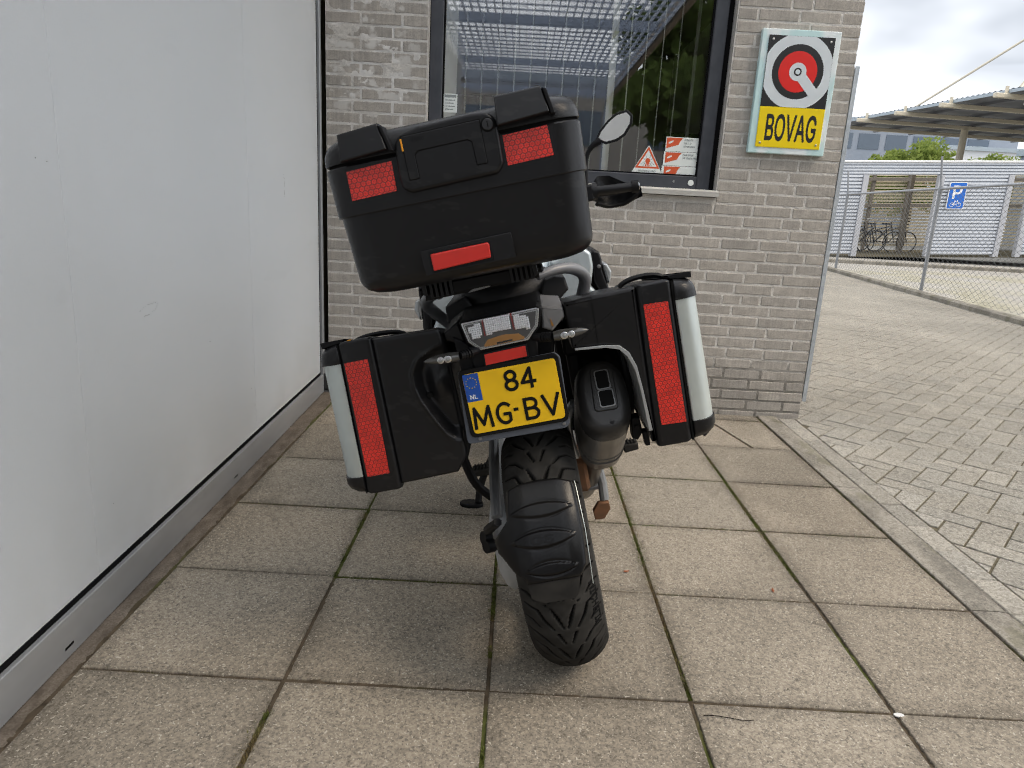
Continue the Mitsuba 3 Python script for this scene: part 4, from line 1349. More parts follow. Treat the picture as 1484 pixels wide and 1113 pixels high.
bp('lower_plate', face([(-.1175, 1.083), (.0535, 1.085), (.0515, 1.131), (-.1185, 1.129)], -.4012, -.375, .0012), 'case_black', TC)
bp('lower_frame', face([(-.1045, 1.0855), (.0115, 1.0885), (.0125, 1.1255), (-.1045, 1.1245)], -.4030, -.375, .001), 'case_dark', TC)
bp('lower_reflector', face([(-.1010, 1.0893), (.0070, 1.0935), (.0090, 1.1180), (.006, 1.1215), (-.1010, 1.1205)], -.4075, -.39, .0025, .002), 'red_plastic', TC, label='plain red reflector low on the top case')
tm = textm('Vario', .0072, .0005, True, 1.05)
v = np.asarray(tm.vertices)
bp('embossed_lettering', TM(np.stack([v[:, 0] - .078, -.4173 - v[:, 2], v[:, 1] + 1.3165], 1), tm.faces), 'case_dark', TC)

# ---- panniers
def ring_uv(u0, u1, v0, v1, r):
    return rr(u0, u1, v0, v1, r, 8)


pv0, pv1 = -.220, .215


def wloft(rows):
    return loft([np.c_[ring_uv(u0, u1, v0, v1, r), np.full(32, w)] for w, u0, u1, v0, v1, r in rows])


def inter(ws, tab):
    tab = np.array(tab)
    return [np.interp(w, tab[:, 0], tab[:, 1]) for w in ws]


# left: outer shell between the reflector seam and the outer cap
PLK = bp('pannier', slope(wloft([(w, lerp(-.3875, -.367, t) + .0005 + i, lerp(-.3045, -.2915, t) - i * .3, pv0 - .002 + i, pv1 - i, .012) for w, t, i in
                           ((.6105, 0, .012), (.6130, 0.01, .004), (.618, .02, 0), (.70, .25, 0), (.80, .53, 0), (.90, .81, 0), (.961, .98, 0), (.9655, .99, .004), (.9675, 1, .012))]), .20), 'case_black', label='left black pannier with long red reflective strip and pale outer edge', smooth=30)
# outer cap: pale strip and black ends, rounded outer corners
ro = [10 * 0 + .042, .006, .006, .042]


def capL(w, t, i=0.0, out=0.0):
    return np.c_[rr(lerp(-.4335, -.4165, t) + i - out, lerp(-.3885, -.3685, t) + .001, pv0 - .001 + i - out, pv1 - i + out, [.040, .004, .004, .040], 8), np.full(32, w)]


bp('seam', wloft([(w, lerp(-.3895, -.3690, t), lerp(-.387, -.3665, t), pv0 + .002, pv1 - .002, .001) for w, t in ((.615, 0), (.962, 1))]), 'tread_dark', PLK)
bp('pale_panel', loft([capL(w, (w - .612) / .356, 0, -.0005) for w in (.654, .70, .75, .80, .85, .90, .9235)]), 'alu_strip', PLK, label='pale metal outer panel of the left pannier', smooth=30)
bp('upper_cap', loft([capL(w, (w - .612) / .356, i, .0022) for w, i in ((.9205, .002), (.921, 0), (.935, .0005), (.947, .003), (.956, .008), (.963, .018), (.9665, .032))]), 'case_black', PLK, smooth=30)
bp('lower_cap', loft([capL(w, (w - .612) / .356, i, .0022) for w, i in ((.6575, .002), (.657, 0), (.64, .0), (.628, .004), (.618, .012), (.612, .022), (.6095, .032))][::-1]), 'case_black', PLK, smooth=30)
bp('lid_edge', face([(-.4085, .9605), (-.360, .9655), (-.355, .9735), (-.4085, .9735)], -.20, .20, .001), 'case_dark', PLK)
bp('foot', face([(-.405, .606), (-.388, .606), (-.392, .600), (-.401, .601)], -.15, -.11, .001), 'case_dark', PLK)
bp('reflector', face([(-.3750, .6560), (-.3235, .6560), (-.3085, .9210), (-.3610, .9210)], -.2235, -.2205, .0003), 'red_tape', PLK, label='long red reflective strip on the left pannier')
bp('carry_handle', tube([(-.36, -.10, .966), (-.345, -.10, .974), (-.27, -.10, .975), (-.24, -.10, .962)], .010, 8, 12, 0.6), 'case_dark', PLK)
bp('release_tab', face([(-.347, .9655), (-.338, .9655), (-.336, .9685), (-.344, .9685)], -.214, -.19, .0008), 'orange_tab', PLK)

# left inner shell, a face with a scoop round the turn signal
S, Q = 64, 84
ss, tt = np.meshgrid(np.linspace(0, 1, S), np.linspace(0, 1, Q), indexing='ij')
wl = lerp(.6215, .9630, tt)
ul = lerp(-.3055, -.2925, tt)
urr = np.interp(tt, [0, .10, .14, .95, 1], [-.1720, -.1455, -.1430, -.1405, -.146])
wr_top = .9590
uu = lerp(ul, urr, ss); ww = lerp(.6215 + .004 * ss, .9630 - .0045 * ss, tt)
ridge_w = np.array([.690, .713, .767, .810, .839, .870, .897, .911, .925])
ridge_u = np.array([-.160, -.171, -.198, -.216, -.222, -.220, -.204, -.176, -.14])
rd = uu - np.interp(ww, ridge_w, ridge_u)
mask = np.clip((ww - .70) / .03, 0, 1) * np.clip((.922 - ww) / .025, 0, 1)
sm = lambda x: x * x * (3 - 2 * x)
scoop = sm(np.clip(rd / .020, 0, 1)) * mask
bulge = np.exp(-(((uu + .172) / .020) ** 2 + ((ww - .838) / .038) ** 2))
lip = np.exp(-((rd + .002) / .0045) ** 2) * mask
dv_ = .027 * scoop - .019 * bulge * mask - .0062 * lip
ed = np.minimum(np.minimum(ss * .15, (1 - ss) * .15), np.minimum(tt, 1 - tt) * .34)
dv_ += .010 * (1 - np.sqrt(np.clip(1 - (1 - np.clip(ed / .010, 0, 1)) ** 2, 0, 1)))
fr = np.stack([uu, pv0 + .001 + dv_, ww], -1).reshape(-1, 3)
ff = grid_faces(S, Q)
b_idx = np.r_[np.arange(S) * Q, (S - 1) * Q + np.arange(1, Q), np.arange(S - 2, -1, -1) * Q + Q - 1, np.arange(Q - 2, 0, -1)]
bk_ = fr[b_idx].copy(); bk_[:, 1] = pv1
n0 = len(fr); k_ = np.arange(len(b_idx)); k2 = (k_ + 1) % len(k_)
wf_ = np.vstack([np.stack([b_idx[k_], n0 + k_, n0 + k2], 1), np.stack([b_idx[k_], n0 + k2, b_idx[k2]], 1)])
sh_ = TM(np.vstack([fr, bk_, bk_.mean(0)]), np.vstack([ff, wf_, np.stack([n0 + k_, np.full(len(k_), n0 + len(k_)), n0 + k2], 1)]))
trimesh.repair.fix_normals(sh_)
bp('inner_shell', sh_, 'case_black', PLK, smooth=40)
bp('plug', face(Point(-.198, .8125).buffer(.0065, quad_segs=8), pv0 - .0005 + .014, pv0 + .06, .001), 'tread_dark', PLK)
bp('inner_edge', face([(-.1445, .955), (-.1385, .90), (-.138, .71), (-.1405, .665), (-.150, .640), (-.158, .655), (-.150, .70), (-.150, .93)], -.19, .2, .004), 'case_dark', PLK)

# right pannier
PR = bp('pannier', slope(wloft([(w, lerp(.2785, .2835, t) + i * .3, .3570 - i, pv0 - .002 + i, pv1 - i, .012) for w, t, i in
                          ((.5995, 0, .012), (.602, 0.01, .004), (.607, .02, 0), (.70, .25, 0), (.80, .53, 0), (.90, .81, 0), (.961, .98, 0), (.9655, .99, .004), (.9675, 1, .012))]), .115), 'case_black', label='right black pannier with long red reflective strip and pale outer edge', smooth=30)


def capR(w, t, i=0.0, out=0.0):
    return np.c_[rr(lerp(.3645, .3615, t) - .001, lerp(.4165, .4105, t) - i + out, pv0 - .001 + i - out, pv1 - i + out, [.004, .040, .040, .004], 8), np.full(32, w)]


bp('seam', wloft([(w, .3565, .3615, pv0 + .002, pv1 - .002, .001) for w, t in ((.604, 0), (.962, 1))]), 'tread_dark', PR)
bp('pale_panel', loft([capR(w, (w - .60) / .367, 0, -.0005) for w in (.646, .70, .75, .80, .85, .90, .9235)]), 'alu_strip', PR, label='pale metal outer panel of the right pannier', smooth=30)
bp('upper_cap', loft([capR(w, (w - .60) / .367, i, .0022) for w, i in ((.9200, .002), (.9205, 0), (.935, .0005), (.947, .003), (.956, .008), (.963, .018), (.9665, .032))]), 'case_black', PR, smooth=30)
bp('lower_cap', loft([capR(w, (w - .60) / .367, i, .0022) for w, i in ((.6485, .002), (.648, 0), (.63, .0), (.618, .004), (.608, .012), (.602, .022), (.5995, .032))][::-1]), 'case_black', PR, smooth=30)
bp('lid_edge', face([(.360, .9655), (.4045, .9605), (.4055, .9735), (.355, .9735)], -.20, .20, .001), 'case_dark', PR)
bp('foot', face([(.385, .600), (.402, .612), (.408, .606), (.392, .592)], -.18, -.12, .001), 'case_dark', PR)
bp('reflector', face([(.2930, .6530), (.3480, .6510), (.3450, .9220), (.2930, .9240)], -.2235, -.2205, .0003), 'red_tape', PR, label='long red reflective strip on the right pannier')
bp('carry_handle', tube([(.262, -.10, .966), (.288, -.10, .979), (.34, -.10, .980), (.362, -.10, .970)], .010, 8, 12, 0.6), 'case_dark', PR)
arch = [(.1300, .8575), (.1985, .8510), (.2280, .8420), (.2445, .8230), (.2560, .7900), (.2610, .7400), (.2650, .66), (.268, .615), (.2790, .611), (.2825, .9640), (.188, .9630), (.128, .9595)]
inn_ = Polygon(arch)
bp('inner_shell', face(inn_, pv0 + .001, pv1, .009, .004, 5), 'case_black', PR, smooth=40)
bp('shell_seam', face([(.1855, .856), (.1868, .856), (.1888, .9615), (.1875, .9615)], pv0 - .0004, pv0 + .004), 'tread_dark', PR)
bp('arch_lining', face(Polygon([(.135, .8545), (.20, .848), (.228, .839), (.243, .82), (.2545, .788), (.2595, .74), (.2640, .645), (.2720, .646), (.2650, .745), (.2600, .795), (.2480, .829), (.2310, .8465), (.2, .8535), (.136, .8585)]), -.226, .17, .0008), 'silver', PR, label='metal heat shield edge under the right pannier')
many('buckle', [face([(.243, .640), (.262, .640), (.264, .600), (.250, .583), (.238, .590)], -.10, -.06, .003), face([(.262, .608), (.277, .606), (.275, .572), (.264, .572)], -.12, -.09, .003), cyl((.252, -.105, .615), (.252, -.095, .615), .007, 12)], 'case_dark', PR)

# ---- number plate
NP = bp('number_plate', face([(-.1240, .7050), (.0968, .7050), (.0968, .8590), (-.1228, .8590)], -.2345, -.2275, .0015, .012), 'plate_black', label='yellow number plate in a black frame')
bp('yellow_field', face([(-.1145, .7135), (.0890, .7135), (.0890, .8495), (-.1145, .8495)], -.2362, -.230, .0008, .008), 'yellow_plate', NP)
bp('blue_band', face([(-.1142, .7870), (-.0800, .7870), (-.0800, .8490), (-.1142, .8490)], -.2366, -.232, .0002, .002), 'plate_blue', NP)


def lett(s, u, w, h, wid, dep=-.2362, th=.0016, mt='plate_black', nm='lettering', bold=True):
    tm = textm(s, h, th, bold)
    v = np.asarray(tm.vertices).copy()
    v[:, 0] *= wid / (v[:, 0].max() - v[:, 0].min())
    z0_, z1_ = v[:, 1].min(), v[:, 1].max()
    if s != '-':
        v[:, 1] = (v[:, 1] - z0_) * h / (z1_ - z0_)
    return TM(np.stack([v[:, 0] + u, dep - v[:, 2], v[:, 1] + w], 1), tm.faces)


SW = .0068


def stroke(pts, u, w, wid, hgt, closed=False):
    pts = [(u + a * (wid - SW) + SW / 2, w + b * (hgt - SW) + SW / 2) for a, b in pts]
    return LineString(pts).buffer(SW / 2, cap_style=3 if not closed else 1, join_style=1, quad_segs=4)


def arc(cx_, cy_, rx, ry, a0, a1, n=20):
    return [(cx_ + rx * math.cos(math.radians(q)), cy_ + ry * math.sin(math.radians(q))) for q in np.linspace(a0, a1, n)]


GL = {'8': [arc(.5, .755, .44, .245, 0, 360), arc(.5, .26, .5, .26, 0, 360)],
      '4': [[(.72, 0), (.72, 1), (0, .27), (1, .27)]],
      'M': [[(0, 0), (.08, 1), (.5, .12), (.92, 1), (1, 0)]],
      'G': [arc(.56, .5, .56, .5, 50, 300) + [(.93, .12), (.93, .46), (.55, .46)]],
      'B': [[(0, 0), (0, 1)], [(0, 1), (.5, 1)] + arc(.5, .76, .42, .24, 90, -90) + [(0, .52)], [(0, .52), (.55, .52)] + arc(.55, .26, .45, .26, 90, -90) + [(0, 0)]],
      'V': [[(0, 1), (.5, 0), (1, 1)]]}


def glyph(ch, u, w, wid, hgt):
    g_ = shapely.union_all([stroke(q, u - wid / 2, w, wid, hgt) for q in GL[ch]]).simplify(.00008)
    m = trimesh.creation.extrude_polygon(g_, .0016, engine='earcut')
    v = np.asarray(m.vertices)
    return TM(np.stack([v[:, 0], -.2362 - v[:, 2], v[:, 1]], 1), m.faces)


for ch, u_, w_, wd_, hg_ in (('8', -.0125, .7945, .0310, .0478), ('4', .0245, .7945, .0345, .0478), ('M', -.0885, .7235, .0440, .0510), ('G', -.0410, .7235, .0360, .0510), ('B', .0205, .7235, .0335, .0510), ('V', .0640, .7235, .0400, .0510)):
    bp('letter', glyph(ch, u_, w_, wd_, hg_), 'plate_black', NP)
bp('hyphen', face(sbox(-.0190, .7500, -.0085, .7565), -.2378, -.236), 'plate_black', NP)
bp('lettering', lett('NL', -.0982, .7925, .0100, .0165, -.2366, .0005), 'plate_white', NP)
bp('stars', [face(Point(-.0978 + .0115 * math.cos(q), .8290 + .0115 * math.sin(q)).buffer(.0011, quad_segs=3), -.2371, -.2365) for q in np.arange(12) * math.pi / 6], 'yellow_plate', NP, kind='stuff')
HD = bp('plate_holder', face([(-.1335, .6905), (.0860, .6880), (.0960, .6960), (.1010, .8480), (.0920, .8590), (-.1230, .8560), (-.1345, .7050)], -.2285, -.220, .002, .008), 'holder_grey', label='blue grey plate carrier')
many('carrier_arm', [face([(-.085, .84), (.055, .84), (.060, .905), (-.09, .905)], -.222, -.14, .006), face([(-.115, .84), (-.085, .84), (-.088, .91), (-.118, .93)], -.215, -.17, .004)], 'case_dark')
for s_ in (-.105, .083):
    bp('bolt', face(Point(s_, .699).buffer(.004, quad_segs=6), -.231, -.227, .001), 'dark_silver', HD)

# ---- tail light
TL = bp('tail_light', face([(-.098, .9625), (.071, .9655), (.081, .9600), (.0715, .9225), (.0425, .8935), (-.0665, .8915), (-.0905, .9150)], -.2300, -.160, .004, .004), 'case_dark', label='clear lensed tail light over an amber strip')
inner_ = Polygon([(-.0925, .9585), (.0695, .9615), (.0745, .9575), (.0660, .9240), (.0400, .8980), (-.0650, .8960), (-.0850, .9170)])
bp('rim', face(inner_.buffer(.0012), -.2312, -.226, .0015, .003), 'chrome', TL)
bp('rim_groove', face(inner_.buffer(-.0022), -.2316, -.227, .0005, .002), 'bed', TL)
bp('inner_rim', face(inner_.buffer(-.0030), -.2317, -.227, .0005, .002), 'silver', TL)
bp('reflector_bed', face(inner_.buffer(-.0050), -.2319, -.227, .001, .002), 'bed', TL)
for q in ([(-.0785, .9170), (-.0505, .9245), (-.0500, .9560), (-.0805, .9500)], [(-.0450, .9240), (.0130, .9275), (.0100, .9610), (-.0450, .9600)], [(.0180, .9230), (.0530, .9205), (.0480, .9520), (.0190, .9590)]):
    P_ = Polygon(q)
    cell_ = bp('reflector_cell', face(P_, -.2330, -.230, .0008, .002), 'bed', TL)
    x0, y0, x1, y1 = P_.bounds
    pyr = []
    for a in np.arange(x0, x1, .0046):
        for b in np.arange(y0, y1, .0046):
            if P_.buffer(-.0012).contains(Point(a + .0021, b + .0021)):
                vv = np.array([(a, -.2331, b), (a + .0042, -.2331, b), (a + .0042, -.2331, b + .0042), (a, -.2331, b + .0042), (a + .0021, -.2348, b + .0021)])
                pyr.append(TM(vv, [(0, 1, 4), (1, 2, 4), (2, 3, 4), (3, 0, 4)]))
    bp('facets', pyr, 'cell', TL, smooth=False, kind='stuff')
many('divider', [face([(-.0488, .9235), (-.0468, .9240), (-.0466, .9590), (-.0486, .9575)], -.2340, -.230), face([(.0148, .9265), (.0166, .9240), (.0160, .9605), (.0128, .9620)], -.2340, -.230)], 'red_dark', TL)
bp('amber_strip', face([(-.0580, .9002), (-.0440, .9150), (-.0080, .9195), (.0230, .9155), (.0390, .9015)], -.2335, -.230, .001, .003), 'amber', TL)
bp('dark_slot', face([(-.0260, .9015), (.0080, .9030), (.0080, .9065), (-.0260, .9055)], -.2340, -.2330), 'case_dark', TL)
lens_ = inner_.buffer(-.001)
vv, tf = trimesh.creation.triangulate_polygon(lens_, engine='earcut')
bp('lens', TM(np.stack([vv[:, 0], np.full(len(vv), -.2372), vv[:, 1]], 1), tf), 'lens', TL, smooth=False)
bp('red_reflector', face([(-.0590, .8605), (.0320, .8635), (.0320, .8870), (-.0580, .8845)], -.2345, -.220, .001, .001), 'red_plastic', label='red reflector bar over the number plate')
bp('reflector_frame', face([(-.0625, .8570), (.0360, .8600), (.0365, .8905), (-.0610, .8880)], -.2330, -.15, .002, .002), 'case_dark')
bp('tail_cowl', face([(.0790, .9620), (.1260, .9500), (.1260, .9285), (.0950, .9030), (.0740, .9140)], -.215, -.02, .006, .004), 'grab_grey')
bp('tail_cowl', face([(-.139, .9420), (-.101, .9620), (-.094, .9120), (-.1, .905), (-.138, .9260)], -.205, -.02, .006, .004), 'case_black')
bp('side_marker', face([(.0945, .9330), (.1000, .9150), (.0950, .9140)], -.2165, -.21), 'amber')
bp('tail_body', [face([(-.105, .96), (.08, .965), (.11, .92), (.09, .84), (-.11, .84), (-.12, .92)], -.158, .3, .01, .01)], 'case_dark')

# ---- turn signals
for nm, su, pu, tu, cw, tw in (('left', -1, -.1075, -.1835, .8970, .8985), ('right', 1, .0945, .1690, .9010, .9012)):
    n_ = 18
    rings = []
    for k in range(n_):
        t = k / (n_ - 1)
        u = lerp(pu, tu, t)
        r = .0108 * (max(1 - t ** 2.8, 0.0) ** 0.70) * (0.80 + .2 * min(t * 5, 1)) + .0004
        th = np.arange(16) * math.pi / 8
        rings.append(np.stack([np.full(16, u), -.262 + 1.25 * r * np.sin(th), lerp(cw, tw, t) + r * np.cos(th)], 1))
    TS = bp('turn_signal', loft(rings), 'smoke_lens', smooth=50, label=f'{nm} clear turn signal with two small round lamps')
    for q in (.30, .50):
        c_ = (lerp(pu, tu, q), lerp(cw, tw, q))
        bp('lamp', face(Point(*c_).buffer(.0078 if q < .4 else .0074, quad_segs=8), -.2775, -.272, .002), 'chrome', TS)
        bp('lamp_core', face(Point(*c_).buffer(.0035, quad_segs=6), -.2790, -.2770, .001), 'silver', TS)
    stalk = [np.array([pu - su * .003, -.262, cw]), np.array([pu - su * .024, -.245, cw - .001]), np.array([pu - su * .040, -.22, cw - .002])]
    bp('stalk', [tube(stalk, .0085, 10, 8)] + [tube([(pu - su * q, -.260 + .55 * (q - .004), cw - .0004), (pu - su * (q + .0028), -.258 + .55 * (q - .004), cw - .0004)], .0105, 10) for q in (.006, .0115, .017, .0225)], 'case_dark', TS)

# ---- carrier, grab rails, seat
bp('luggage_carrier', [face([(-.155, 1.020), (.088, 1.024), (.092, 1.056), (-.150, 1.058)], -.235, -.215, .003), face([(-.09, 1.028), (.03, 1.030), (.03, 1.052), (-.09, 1.052)], -.26, -.236, .002)] +
   [cbox(-.17, .10, -.21, .12, 1.030, 1.045, .004)], 'case_dark')
for u0 in (-.138, .030):
    bp('carrier_rib', [face(sbox(u0 + k * .0105, 1.026, u0 + k * .0105 + .006, 1.062), -.262, -.235, .001) for k in range(5)], 'case_black', kind='stuff')
many('carrier_bracket', [face([(.076, 1.064), (.086, 1.060), (.088, 1.036), (.079, 1.030)], -.275, -.2, .002), face([(-.153, 1.062), (-.143, 1.064), (-.143, 1.034), (-.150, 1.034)], -.27, -.2, .002)], 'case_black')
bp('carrier_foot', face([(-.062, 1.022), (-.015, 1.026), (-.018, 1.031), (-.052, 1.029)], -.255, -.236, .001), 'dark_silver')
bp('grab_rail', tube([(.085, -.03, 1.006), (.135, .0, 1.010), (.175, .03, 1.001), (.199, .06, .976), (.196, .08, .945), (.176, .10, .900), (.166, .12, .86)], [.010, .0125, .0145, .0155, .0155, .0145, .013], 14, 30, 1.0), 'grab_grey', label='grey right grab rail')
bp('grab_rail', tube([(-.150, -.05, 1.010), (-.180, .0, 1.004), (-.197, .03, .986), (-.192, .05, .968), (-.168, .07, .933), (-.14, .09, .895)], [.012, .014, .0155, .0155, .0145, .013], 14, 30), 'grab_grey', label='grey left grab rail')
seat_sec = []
for v_, hw, top_, bot_ in ((.02, .05, .985, .93), (.06, .118, 1.004, .90), (.14, .128, 1.008, .88), (.30, .130, 1.003, .86), (.44, .135, .985, .85), (.50, .135, .95, .84), (.56, .12, .905, .82), (.75, .11, .90, .81), (.92, .09, .925, .82), (.97, .05, .93, .84)):
    a = rr(-hw, hw, bot_, top_, [.015, .015, min(.045, hw * .6), min(.045, hw * .6)], 6)
    seat_sec.append(np.stack([a[:, 0], np.full(24, v_), a[:, 1]], 1))
bp('seat', loft(seat_sec), 'seat', smooth=50)
bp('seat_seam', [tube([(.098, .055, .985), (.090, .04, .935), (.088, .03, .905)], .0016, 6, 8)], 'case_dark')
many('rear_frame', [tube([(sg * .10, -.12, .88), (sg * .115, .2, .84), (sg * .12, .55, .72), (sg * .12, .62, .55)], .016, 10, 16) for sg in (-1, 1)], 'case_dark')
many('side_cover', [face([(.085, .90), (.155, .955), (.150, .985), (.125, .995), (.10, .99), (.08, .95)], .02, .30, .006, .004)], 'seat')
many('side_cover', [face([(-.155, .93), (-.085, .90), (-.08, .95), (-.10, .985), (-.152, .97)], .02, .30, .006, .004)], 'seat')

# ---- exhaust
ax = np.array([0, .80, -.60]); ac = np.array([.1815, -.135, .715]); an = np.array([0, .60, .80])
am = np.array([-.02, 0, 0])
EX = key_for('exhaust', MC)
tag(EX, 'dark exhaust silencer with black end cap and two outlets')


def exr(s, hu, hn, p=2.6, du=0.0, dn=0.0):
    hu = hu * .935
    th = np.arange(36) * 2 * np.pi / 36
    cu_, sn_ = np.sign(np.cos(th)) * np.abs(np.cos(th)) ** (2 / p), np.sign(np.sin(th)) * np.abs(np.sin(th)) ** (2 / p)
    c_ = ac + ax * s + am * s / .4 + np.array([du, 0, 0]) + an * dn
    return c_ + np.outer(hu * cu_, [1, 0, 0]) + np.outer(hn * sn_, an)


bp('silencer', loft([exr(s, hu, hn) for s, hu, hn in ((.035, .0655, .093), (.04, .0665, .094), (.20, .0655, .092), (.30, .063, .087), (.345, .055, .076), (.37, .035, .05))]), 'exhaust', EX, smooth=40)
bp('end_cap', loft([exr(s, hu, hn) for s, hu, hn in ((-.018, .040, .068), (-.017, .048, .077), (-.010, .0575, .086), (.002, .0635, .092), (.02, .0668, .0945), (.038, .0672, .0950), (.042, .066, .094))]), 'exhaust_cap', EX, smooth=40)
for s_ in (.20, .235):
    bp('band', loft([exr(s, .0665, .0935) for s in (s_, s_ + .004)]), 'exhaust', EX)
fxv = lambda pl, s: [ac + np.array([a + .005, 0, 0]) + an * b + ax * s for a, b in pl]


def oncap(poly, s0, s1, bev=0.0, rnd=0.0):
    m = prism(poly, s0, s1, bev, rnd)
    v = np.asarray(m.vertices)
    q = ac + v[:, :1] * np.array([1, 0, 0]) + v[:, 1:2] * an + v[:, 2:] * ax
    return fix(TM(q, m.faces))


bp('outlet_panel', oncap([(-.026, -.040), (.030, -.042), (.034, .060), (-.018, .070)], -.0225, -.01, .003, .010), 'exhaust_cap', EX)
for q in ((-.008, .012, .020, .055), (-.0085, -.032, .0225, .006)):
    bp('outlet_rim', oncap(sbox(q[0] - .003, q[1] - .003, q[2] + .003, q[3] + .003), -.0250, -.02, .0015, .006), 'dark_silver', EX)
    bp('outlet', oncap(sbox(*q), -.0254, -.022, 0, .005), 'tread_dark', EX)
bp('plug', oncap(Point(.008, -.068).buffer(.007, quad_segs=3), -.018, -.0, .002), 'case_dark', EX)
bp('header_pipe', tube([ac + ax * .36 + am * .9, (.13, .26, .36), (.10, .45, .24), (.04, .8, .2)], [.03, .026, .024, .024], 12, 16), 'exhaust', EX)
bp('pannier_rack', [cbox(.10, .275, .12, .15, .56, .86, .006), cbox(.115, .262, -.02, .10, .80, .848, .006), cbox(.12, .15, .0, .2, .66, .80, .006), tube([(.250, -.06, .80), (.250, -.06, .66), (.245, .05, .60)], .009, 8, 10)], 'case_dark')
bp('silencer_clamp', tube([(.118, .05, .66), (.095, .10, .60), (.10, .17, .47)], .012, 8, 10), 'silver', EX)

# ---- rear wheel: tyre with cut tread, rim
RW, RH = .318, .318


def tread_depth(s, x):
    """depth of the grooves at arc length s and lateral position x (metres): slanted channels that branch away from the crown"""
    P = .128
    d = np.zeros_like(s)
    ax_ = np.abs(x)

    def seg(a0, b0, a1, b1, w0, w1, off=0.0):
        nonlocal d
        sm_ = (s + off * np.sign(x) + P * 40) % P
        for sh_ in (-P, 0, P):
            px_, py_ = ax_ - a0, sm_ - b0 - sh_
            dx_, dy_ = a1 - a0, b1 - b0
            t = np.clip((px_ * dx_ + py_ * dy_) / (dx_ * dx_ + dy_ * dy_), 0, 1)
            q = np.hypot(px_ - t * dx_, py_ - t * dy_)
            hw = (w0 + (w1 - w0) * t) * .68
            d = np.maximum(d, np.clip((hw - q) / .0014 + .5, 0, 1))
    seg(.005, .008, .016, .040, .0022, .0060, 0)
    seg(.016, .040, .027, .066, .0060, .0022, 0)
    seg(.027, .004, .048, .034, .0022, .0052, 0)
    seg(.048, .034, .060, .060, .0052, .0044, 0)
    seg(.060, .060, .100, .072, .0044, .0036, 0)
    seg(.036, .072, .056, .098, .0020, .0048, 0)
    seg(.056, .098, .078, .112, .0048, .0042, 0)
    seg(.078, .112, .104, .116, .0042, .0034, 0)
    seg(.007, .082, .020, .118, .0018, .0048, 0)
    seg(.062, .008, .082, .026, .0026, .0044, 0)
    seg(.082, .026, .106, .030, .0044, .0034, 0)
    return d


NT, NX = 1150, 104
lat = np.linspace(-1, 1, NX)
th = np.arange(NT) / NT * 2 * np.pi
TX, TY = np.meshgrid(lat, th)
# cross-section: crown arc to the shoulder, then the sidewall to the bead
ang_ = np.clip(np.abs(lat) / .70, 0, 1)
cs_u, cs_r = [], []
for q in lat:
    a = abs(q)
    if a <= .70:
        f_ = a / .70 * math.radians(67)
        u_ = .0925 * math.sin(f_) / math.sin(math.radians(67)); r_ = RW - .098 * (1 - math.cos(f_)) * .92
    else:
        t = (a - .70) / .30
        u_ = .0925 - .0005 * t - .022 * t ** 2.2; r_ = RW - .098 * (1 - math.cos(math.radians(67))) * .92 - .050 * t
    cs_u.append(math.copysign(u_, q)); cs_r.append(r_)
cs_u, cs_r = np.array(cs_u), np.array(cs_r)
arc_len = np.sign(lat) * np.clip(np.abs(lat) / .70, 0, 1) * .118
dep = tread_depth(TY * RW, np.broadcast_to(arc_len, TX.shape).copy()) * .0062 * (np.abs(TX) <= .615)
r_all = cs_r[None, :] - dep
u_all = cs_u[None, :] - dep * np.clip(np.abs(TX) - .3, 0, 1) * np.sign(TX)
WU = .004
vt = np.stack([u_all + WU, -r_all * np.cos(TY), RH + r_all * np.sin(TY)], -1)
f_t = grid_faces(NX, NT, True)
vt2 = np.transpose(vt, (1, 0, 2)).reshape(-1, 3)
ty = TM(vt2, f_t)
RWK = key_for('rear_wheel', MC)
m_ = np.asarray(ty.vertices)
fnm = ty.face_normals[np.argmax(ty.triangles_center[:, 2])]
if fnm[2] < 0:
    ty.invert()
gd = np.transpose(dep, (1, 0)).reshape(-1) / .0062
cr_ = np.transpose(np.abs(TX) < .66, (1, 0)).reshape(-1)
nz_ = meshkit.fbm(np.asarray(ty.vertices) * 38, 4, 9)
dust = (0.020 + 0.036 * nz_) * np.where(cr_, 1.0, 1.5)
dust = dust * (1 - gd) + .007 * gd
add('tyre', bw(ty), 'mat_tyre', RWK, True, color=dust[:, None] * np.array([1.0, .965, .91]))
thr = np.linspace(0, 2 * np.pi, 73)


def hoop(u, r, rad, n=10, sides=None, c=(0, RH)):
    return tube(np.stack([np.full(73, u), c[0] - r * np.cos(thr), c[1] + r * np.sin(thr)], 1), rad, n, upv=(1, 0, 0))


bp('rim', [hoop(.070 + WU, .222, .010), hoop(-.070 + WU, .222, .010), loft([np.stack([np.full(48, u), -r * np.cos(np.arange(48) * np.pi / 24), RH + r * np.sin(np.arange(48) * np.pi / 24)], 1) for u, r in ((-.066, .222), (-.04, .20), (.04, .20), (.066, .222))], False)], 'dark_silver', RWK)
for k in range(5):
    a = k * 2 * math.pi / 5
    for s_ in (-.16, .16):
        bp('spoke', tube([(WU, -.05 * math.cos(a), RH + .05 * math.sin(a)), (WU, -.21 * math.cos(a + s_), RH + .21 * math.sin(a + s_))], [.016, .012], 8), 'dark_silver', RWK)
bp('hub', cyl((-.07, 0, RH), (.07, 0, RH), .055, 24), 'dark_silver', RWK)
